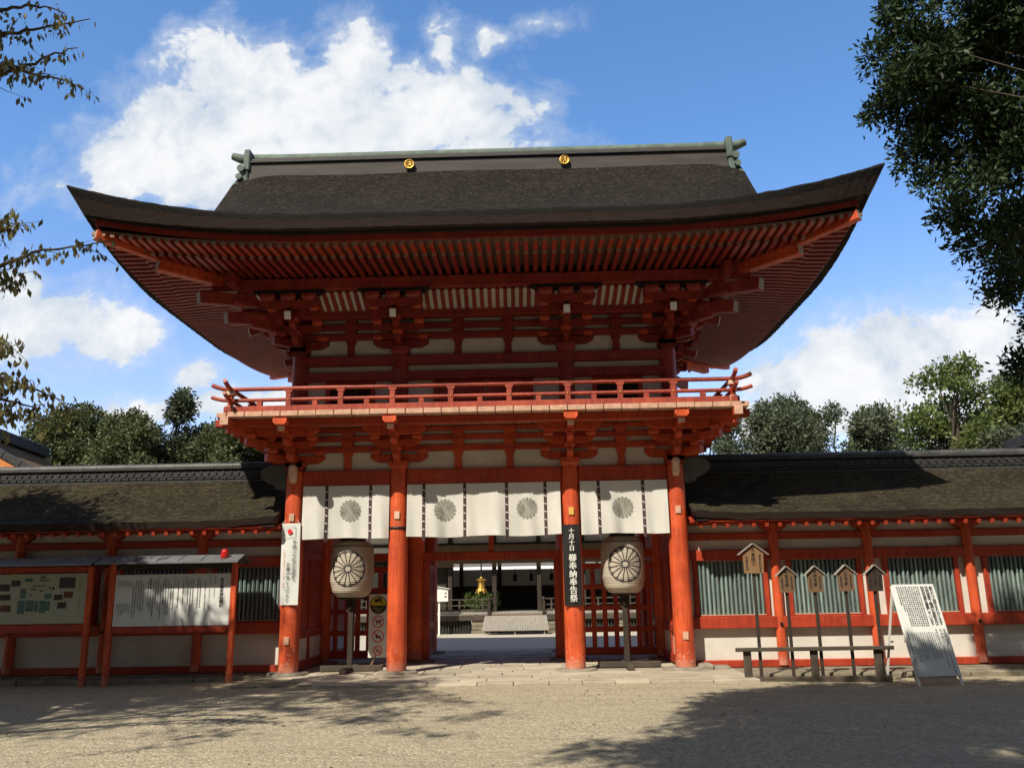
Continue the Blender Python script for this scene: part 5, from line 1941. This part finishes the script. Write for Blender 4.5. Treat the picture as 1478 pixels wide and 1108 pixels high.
def far_tree(x, y, h, rx, mt, label, seed, base=.35, size=.30, per=1.2, name='broadleaf_tree', group='trees behind the shrine', nb=26, conical=False):
    rng = np.random.default_rng(seed)
    t = thing(name, label, 'tree', (x, y, -.2), group=group)
    zb, zt = h * base, h
    blobs = []
    for k in range(nb):
        f = rng.random()
        z = zb + (zt - zb) * f
        w = rx * (1 - f if conical else math.sqrt(max(.05, 1 - (2 * f - .85) ** 2 * .75)))
        a = rng.random() * 2 * PI
        rr = w * (.35 + .55 * rng.random())
        r = rx * (.26 + .2 * rng.random()) * (.6 if conical else 1)
        blobs.append((x + rr * math.cos(a), y + rr * math.sin(a), z - r * .6, r))
    big = blobs
    blobs = []
    for bx_, by_, bz_, r in big:
        for k in range(5):
            d = unit(rng.normal(size=(1, 3)))[0] * r * rng.uniform(.3, .95)
            blobs.append((bx_ + d[0], by_ + d[1], bz_ + d[2] * .7, r * rng.uniform(.28, .5)))
    m = MB()
    limbs(m, (x, y, -.3), (x, y, h * .82), .035 * h, big, rng, 6)
    m.build('trunk', 'bark', t, (x, y, -.2), fix=False)
    P, A_, B_, L_, W_ = blob_leaves(rng, blobs, per, size, .55)
    leaf_mesh('crown', P, A_, B_, L_, W_, mt, t, (x, y, -.2))


FT = [
    (-31.5, 34, 12.1, 4.0, 'leafmid', 'rounded green tree, far left of the treeline beside the gabled roof'),
    (-26.8, 33, 12.8, 4.0, 'leafmid', 'broad green tree rising just right of the tiled gable roof'),
    (-22.0, 31, 12.7, 3.8, 'leafmid', 'round topped green tree left of the dark spired conifer'),
    (-18.2, 33, 11.7, 3.6, 'leafmid', 'green tree partly hidden directly behind the spired conifer'),
    (-29.0, 40, 13.0, 4.7, 'leafpine', 'darker tree in the gap between the two leftmost crowns'),
    (-16.6, 38, 12.3, 4.5, 'leafpine', 'darker green crown between conifer and balcony, behind the others'),
    (-15.2, 30, 11.1, 3.6, 'leafmid', 'green tree filling the gap between conifer and balcony end'),
    (-11.6, 29, 10.1, 3.1, 'leafmid', 'lower green tree showing under the left balcony corner'),
    (12.6, 32, 12.3, 3.4, 'leafpine', 'dark tree with gaps of sky just right of the balcony end'),
    (16.6, 32, 12.9, 3.6, 'leafpine', 'dark spreading tree second from the gate on the right'),
    (20.4, 33, 12.9, 3.6, 'leafpine', 'dark tree between the spreading one and the pale feathery one'),
    (23.4, 36, 12.7, 2.9, 'leafmid', 'green tree standing behind the pale feathery one'),
    (14.6, 40, 14.0, 4.2, 'leafpine', 'darker crown behind the gap between the first two trees on the right'),
    (18.8, 41, 14.2, 4.4, 'leafpine', 'low dark crown behind the trees in the middle of the right treeline'),
    (29.4, 31, 13.9, 4.0, 'leafpine', 'large dark tree behind the pale ones at the right edge'),
]
for k, (x, y, h, rx, mt, lb) in enumerate(FT):
    far_tree(x, y, h, rx, mt, lb, 40 + k, size=.21, per=1.5 if x < 0 else 1.0, nb=30 if x < 0 else 24, base=.25)
far_tree(-20.0, 31.5, 13.2, 2.3, 'leafpine', 'dark spired conifer standing above the left treeline', 71, base=.30, size=.24, name='conifer_tree', nb=34, conical=True, per=1.1)
far_tree(22.6, 25, 12.7, 3.0, 'leafpale', 'pale feathery light green tree above the right corridor', 72, base=.25, size=.22, per=.7, nb=36)
far_tree(26.4, 26, 11.8, 3.0, 'leafpale', 'light green loose tree at the right end of the treeline', 73, base=.3, size=.22, per=.8, nb=26)
far_tree(24.0, 20, 8.6, 2.6, 'leafpine', 'dark low evergreen against the right edge above the corridor ridge', 74, base=.3, size=.2, per=1.5, nb=26)

# the deeper wood beyond, one mass
rng = np.random.default_rng(55)
DB = []
for k in range(150):
    x = rng.uniform(-60, 60)
    if -8 < x < 10:
        continue
    y = rng.uniform(48, 60)
    r = rng.uniform(1.6, 3.0)
    DB.append((x, y, rng.uniform(3, (10.6 if x < 0 else 11.6) + 1.2 * math.sin(x * .35) + .6 * math.sin(x * 1.1)), r))
P, A_, B_, L_, W_ = blob_leaves(rng, DB, 1.2, .42, .55, shell=.3)
tag(leaf_mesh('far_woodland', P, A_, B_, L_, W_, 'leafpine', None), kind='stuff')

# potted greenery on the hall floor
rng = np.random.default_rng(3)
t = thing('leafy_shrub', 'bright green leafy shrub growing behind the hall railing', 'shrub', (-.95, 16.9, FZ))
shrub = t
P, A_, B_, L_, W_ = blob_leaves(rng, [(-1.5, 16.9, 1.15, .26), (-1.1, 16.9, 1.22, .30), (-.7, 16.95, 1.16, .28), (-1.3, 16.8, 1.0, .3), (-.85, 16.8, 1.0, .28)], .8, .09)
leaf_mesh('foliage', P, A_, B_, L_, W_, 'leafbox', t, tuple(t.location))
m = MB()
for k in range(7):
    m.tube([(-1.1 + .05 * k, 16.9, FZ), (-1.5 + .13 * k, 16.9, 1.1)], [.015, .006], 5)
m.build('stem', 'bark', t, tuple(t.location), fix=False)
t.location = (-1.15, 20.4, .63)
t.scale = (1.1, 1.1, 1.1)

# ---------------------------------------------------------------- big evergreen on the right, reaching overhead
rng = np.random.default_rng(9)
RT = [(6.74, -7.44, 9.11, .67), (6.66, -6.58, 8.76, .49), (7.08, -6.68, 8.39, .59), (7.51, -7.29, 9.18, .91), (8.39, -7.01, 9.36, 1.04), (7.66, -7.06, 7.98, .8), (7.39, -6.82, 7.22, .55),
      (8.37, -6.65, 7.97, .91), (7.42, -7.49, 6.24, .55), (6.85, -7.57, 6.43, .34), (8.15, -6.6, 5.81, .47), (7.86, -7.08, 6.15, .55), (7.85, -6.69, 4.52, .28), (7.30, -7.6, 5.37, .25), (6.81, -7.07, 9.96, .5),
      (6.85, -6.73, 7.63, .35), (7.06, -7.33, 8.5, .61), (8.40, -6.47, 5.12, .3), (9.3, -7.4, 8.2, 1.1), (9.4, -7.0, 6.5, .9), (9.2, -7.8, 9.9, 1.1), (8.0, -7.6, 10.6, 1.0), (10.4, -7.6, 7.4, 1.2), (10.2, -8.2, 9.6, 1.2),
      (10.6, -6.4, 8.4, 1.1), (10.0, -9.6, 8.4, 1.2)]
RTS = []
for bx_, by_, bz_, r in RT:
    for k in range(7):
        d = rng.normal(size=3)
        d = d / np.linalg.norm(d) * r * rng.uniform(.25, .95)
        RTS.append((bx_ + d[0], by_ + d[1], bz_ + d[2], r * rng.uniform(.26, .42)))
OVER = []
for k in range(230):
    x = rng.uniform(-2.8, 6.6)
    lo = -20.0 + max(0, x - 1.2) * .2
    hi = -9.8 if x > .2 else -12.0 + x * .8
    y = rng.uniform(lo, hi)
    if x < -2.2 + (y + 16.5) * .36:
        continue
    z = rng.uniform(9.9, 12.0)
    r = rng.uniform(.55, 1.0)
    if y + .74 * (z - 1.2) + r > -3.4 and x + .427 * (z - 1.2) > 4.0:      # a gap lets the sun reach the signs
        continue
    OVER.append((x, y, z, r))
t = thing('evergreen_tree', 'dark glossy evergreen whose hanging boughs fill the upper right of the view', 'tree', (11.2, -10.2, -.17))
o = tuple(t.location)
m = MB()
limbs(m, (11.2, -10.2, -.3), (10.6, -10.2, 11.0), .42, [b for b in RT if b[3] > .55] + OVER[::8], rng, 8, .03)
m.build('trunk', 'bark', t, o, fix=False)
P, A_, B_, L_, W_ = blob_leaves(rng, RTS, 1.25, .105, .38, shell=.2)
leaf_mesh('crown', P, A_, B_, L_, W_, 'leafdark', t, o)
P, A_, B_, L_, W_ = blob_leaves(rng, OVER, .62, .17, .5, shell=.2)
leaf_mesh('crown', P, A_, B_, L_, W_, 'leafdark', t, o)

# ---------------------------------------------------------------- thin branched tree on the left
rng = np.random.default_rng(21)
LT = [[(-6.35, -8.68, 8.59), (-5.82, -8.68, 8.78), (-5.28, -8.68, 8.86), (-4.64, -8.68, 8.97)],
      [(-5.74, -9.38, 7.52), (-5.25, -9.38, 7.69), (-4.77, -9.38, 7.91), (-4.34, -9.38, 8.04)],
      [(-5.79, -9.38, 7.89), (-5.27, -9.38, 7.83), (-4.74, -9.38, 7.67), (-4.22, -9.38, 7.5)],
      [(-6.2, -8.97, 8.89), (-5.66, -8.97, 8.92), (-5.22, -8.97, 8.98), (-4.8, -8.97, 8.84)],
      [(-5.91, -8.65, 5.24), (-5.43, -8.65, 5.54), (-4.94, -8.65, 5.73), (-4.04, -8.65, 5.84)],
      [(-5.63, -9.1, 5.33), (-5.12, -9.1, 5.23), (-4.84, -9.1, 5.12)],
      [(-5.38, -9.23, 4.19), (-4.88, -9.23, 3.98), (-4.55, -9.23, 3.85), (-4.15, -9.23, 3.7)],
      [(-5.41, -9.06, 3.59), (-4.94, -9.06, 3.62), (-4.46, -9.06, 3.54)],
      [(-5.49, -9.38, 5.72), (-5.02, -9.38, 5.8), (-4.86, -9.38, 5.74)],
      [(-5.44, -9.22, 4.6), (-4.94, -9.22, 4.43), (-4.74, -9.22, 4.21)],
      [(-5.46, -9.05, 3.92), (-4.97, -9.05, 3.78), (-4.48, -9.05, 3.65)]]
t = thing('cherry_tree', 'thin branched tree with browning drooping leaves reaching in from the left', 'tree', (-9.2, -9.8, -.18))
o = tuple(t.location)
m = MB()
tips = []
TR = [np.array(p) for p in ((-9.2, -9.8, -.3), (-9.1, -9.8, 1.8), (-8.9, -9.7, 3.4), (-8.8, -9.75, 5.2), (-8.9, -9.9, 7.0), (-8.8, -10, 9.0), (-8.9, -10.1, 11.5), (-9.0, -10.4, 13.5))]
m.tube([tuple(p) for p in TR], [.30, .22, .19, .16, .12, .08, .05, .02], 12)


def curve(pts, k=5):
    pts = [np.array(p, float) for p in pts]
    out = []
    for i in range(len(pts) - 1):
        for j in range(k):
            out.append(pts[i] + (pts[i + 1] - pts[i]) * j / k + rng.normal(size=3) * .012)
    out.append(pts[-1])
    return out


leafP, leafA = [], []


def twig_leaves(pts, dens, spread):
    for i in range(len(pts) - 1):
        for _ in range(rng.poisson(dens)):
            p = pts[i] + (pts[i + 1] - pts[i]) * rng.random() + rng.normal(size=3) * spread
            leafP.append(p)
            leafA.append(np.array([rng.normal() * .35, rng.normal() * .35, -1.0]))


for pl in LT:
    s_ = np.array(pl[0])
    k = int(np.clip(np.searchsorted([p[2] for p in TR], s_[2] - .8), 1, 6))
    b0 = TR[k]
    full = curve([b0, (b0 + s_) / 2 + np.array([0, 0, .15])] + pl)
    n = len(full)
    m.tube([tuple(p) for p in full], [.05 * (1 - i / n) + .004 for i in range(n)], 6)
    vis = full[8:]
    twig_leaves(vis, 5.0 if s_[2] < 6.5 else 3.2, .06)
    for _ in range(7):
        i = rng.integers(0, len(vis) - 1)
        e = vis[i] + np.array([rng.uniform(.05, .40), rng.normal() * .2, rng.uniform(-.28, .22)])
        sub = curve([vis[i], e], 4)
        m.tube([tuple(p) for p in sub], [.006, .005, .004, .003, .002], 4)
        twig_leaves(sub, 3.4 if s_[2] < 6.5 else 2.2, .04)
# boughs outside the picture: bare-ish ones towards the camera (their shadows lie on the gravel) and leafy ones over the notice boards
for k in range(32):
    e = np.array([rng.uniform(-13.5, -5.2), rng.uniform(-17.0, -11.2), rng.uniform(10.0, 13.5)])
    b0 = TR[rng.integers(4, 8)]
    full = curve([b0, (b0 * .6 + e * .4) + np.array([0, 0, .5]), e], 5)
    n = len(full)
    m.tube([tuple(p) for p in full], [.034 * (1 - i / n) + .005 for i in range(n)], 6)
    for _ in range(14):
        i = rng.integers(4, n - 1)
        e2 = full[i] + np.array([rng.normal() * .7, rng.normal() * .7, rng.uniform(-.3, .5)])
        sub = curve([full[i], e2], 5)
        m.tube([tuple(p) for p in sub], [.014, .012, .010, .008, .006, .004], 4)
        twig_leaves(sub, 4.5, .14)
for k in range(60):
    e = np.array([rng.uniform(-18.5, -11.8), rng.uniform(-8.5, -2.6), rng.uniform(5.5, 10.5)])
    b0 = TR[rng.integers(3, 6)]
    full = curve([b0, (b0 + e) / 2 + np.array([0, 0, .4]), e], 5)
    n = len(full)
    m.tube([tuple(p) for p in full], [.07 * (1 - i / n) + .006 for i in range(n)], 6)
    for _ in range(10):
        i = rng.integers(4, n - 1)
        e2 = full[i] + np.array([rng.normal() * .6, rng.normal() * .6, rng.uniform(-.5, .5)])
        sub = curve([full[i], e2], 5)
        m.tube([tuple(p) for p in sub], [.014, .012, .010, .008, .006, .004], 4)
        twig_leaves(sub, 55.0, .28)
m.build('trunk', 'bark', t, o, fix=False)
P = np.array(leafP)
A_ = unit(np.array(leafA))
B_ = unit(np.cross(A_, rng.normal(size=A_.shape)))
far = ((P[:, 1] > -8.2) & (P[:, 0] < -8)) | (P[:, 2] > 9.6)
L_ = np.where(far, .20, .105) * (.75 + .5 * rng.random(len(P)))
leaf_mesh('crown', P, A_, B_, L_, L_ * .45, 'leafolive', t, o)

# a few fallen leaves on the gravel
rng = np.random.default_rng(8)
n = 260
P = np.stack([rng.uniform(-9, 9, n), rng.uniform(-12, -1.5, n), np.zeros(n)], 1)
P[:, 2] = [ground_z(x) + .016 for x in P[:, 0]]
A_ = unit(np.stack([rng.normal(size=n), rng.normal(size=n), rng.normal(size=n) * .15], 1))
B_ = unit(np.cross(A_, np.array([0, 0, 1.0]) + rng.normal(size=(n, 3)) * .2))
L_ = rng.uniform(.03, .075, n)
tag(leaf_mesh('fallen_leaves', P, A_, B_, L_, L_ * .5, 'leafolive', None), kind='stuff')

# ---------------------------------------------------------------- roofs beyond the corridors


def gable_hall(name, label, x, y, zt, w, d, rot, tan):
    """small hall seen over the corridor: bargeboards, dark verge tiles, thatched slopes, plastered body"""
    t = thing(name, label, 'building', (x, y, -.2), rot)
    h = 3.2
    m = MB()
    m.box(-w * .42, w * .42, -d / 2 + .8, d / 2 - .8, 0, zt - h + .2)
    m.build('wall', 'white', t)
    m = MB()
    n = 8
    sl = lambda k: zt - h * (k ** .8)
    for s_ in (-1, 1):
        rows = [[(s_ * w * .62 * i / n, yy, sl(i / n)) for i in range(n + 1)] for yy in (-d / 2, d / 2)]
        m.grid(rows)
        m.grid([[(p[0], p[1], p[2] - .25) for p in r] for r in rows])
    rf = m.build('roof', 'tanthatch' if tan else 'thatch2', t, fix=False)
    m = MB()
    for s_ in (-1, 1):
        for i in range(n):
            m.beam((s_ * w * .62 * i / n, -d / 2 + .35, sl(i / n) + .16), (s_ * w * .62 * (i + 1) / n, -d / 2 + .35, sl((i + 1) / n) + .16), .5, .30, .03)
    m.build('verge_tiles', 'tile', rf)
    m = MB()
    for s_ in (-1, 1):
        for i in range(n):
            m.beam((s_ * w * .62 * i / n, -d / 2 - .04, sl(i / n) - .25), (s_ * w * .62 * (i + 1) / n, -d / 2 - .04, sl((i + 1) / n) - .25), .08, .40, .01)
    m.build('bargeboard', 'orange' if tan else 'redwall', rf)
    m = MB()
    m.box(-.3, .3, -d / 2 - .1, d / 2, zt - .05, zt + .45, .03)
    m.build('ridge', 'tile', rf)
    m = MB()
    m.prism([(-.35, zt - .5), (.35, zt - .5), (.5, zt), (.25, zt + .6), (-.25, zt + .6), (-.5, zt)], 'y', -d / 2 - .25, -d / 2 - .1)
    m.build('gable_ornament', 'whitepaint', rf)
    m = MB()
    m.prism([(-w * .5, zt - h + .1), (w * .5, zt - h + .1), (0, zt - .3)], 'y', -d / 2 + .3, -d / 2 + .4)
    m.build('gable_wall', 'white', t)


gable_hall('shrine_hall', 'tiled and tan thatched gable of a shrine hall beyond the left corridor', -23.4, 20, 8.75, 9.0, 9, rad(8), True)
gable_hall('shrine_hall', 'brown gable end of a small hall at the right edge above the corridor', 21.9, 17.5, 7.3, 5.0, 6, rad(-8), False)
# ---------------------------------------------------------------- the wood that surrounds the forecourt, behind the viewer
rng = np.random.default_rng(31)
FB = []
for k in range(260):
    a = rng.uniform(-1.35, 1.35)
    r = rng.uniform(22, 32)
    FB.append((r * 1.15 * math.sin(a), -16 - r * math.cos(a) - (2 if abs(a) < .7 else 0), rng.uniform(2, 21), rng.uniform(2.2, 3.6)))
FB = [b for b in FB if b[1] < -24]
P, A_, B_, L_, W_ = blob_leaves(rng, FB, .7, .9, .55, shell=.3)
tag(leaf_mesh('woodland', P, A_, B_, L_, W_, 'leafpine', None), kind='stuff')
print('objects', len(bpy.data.objects))
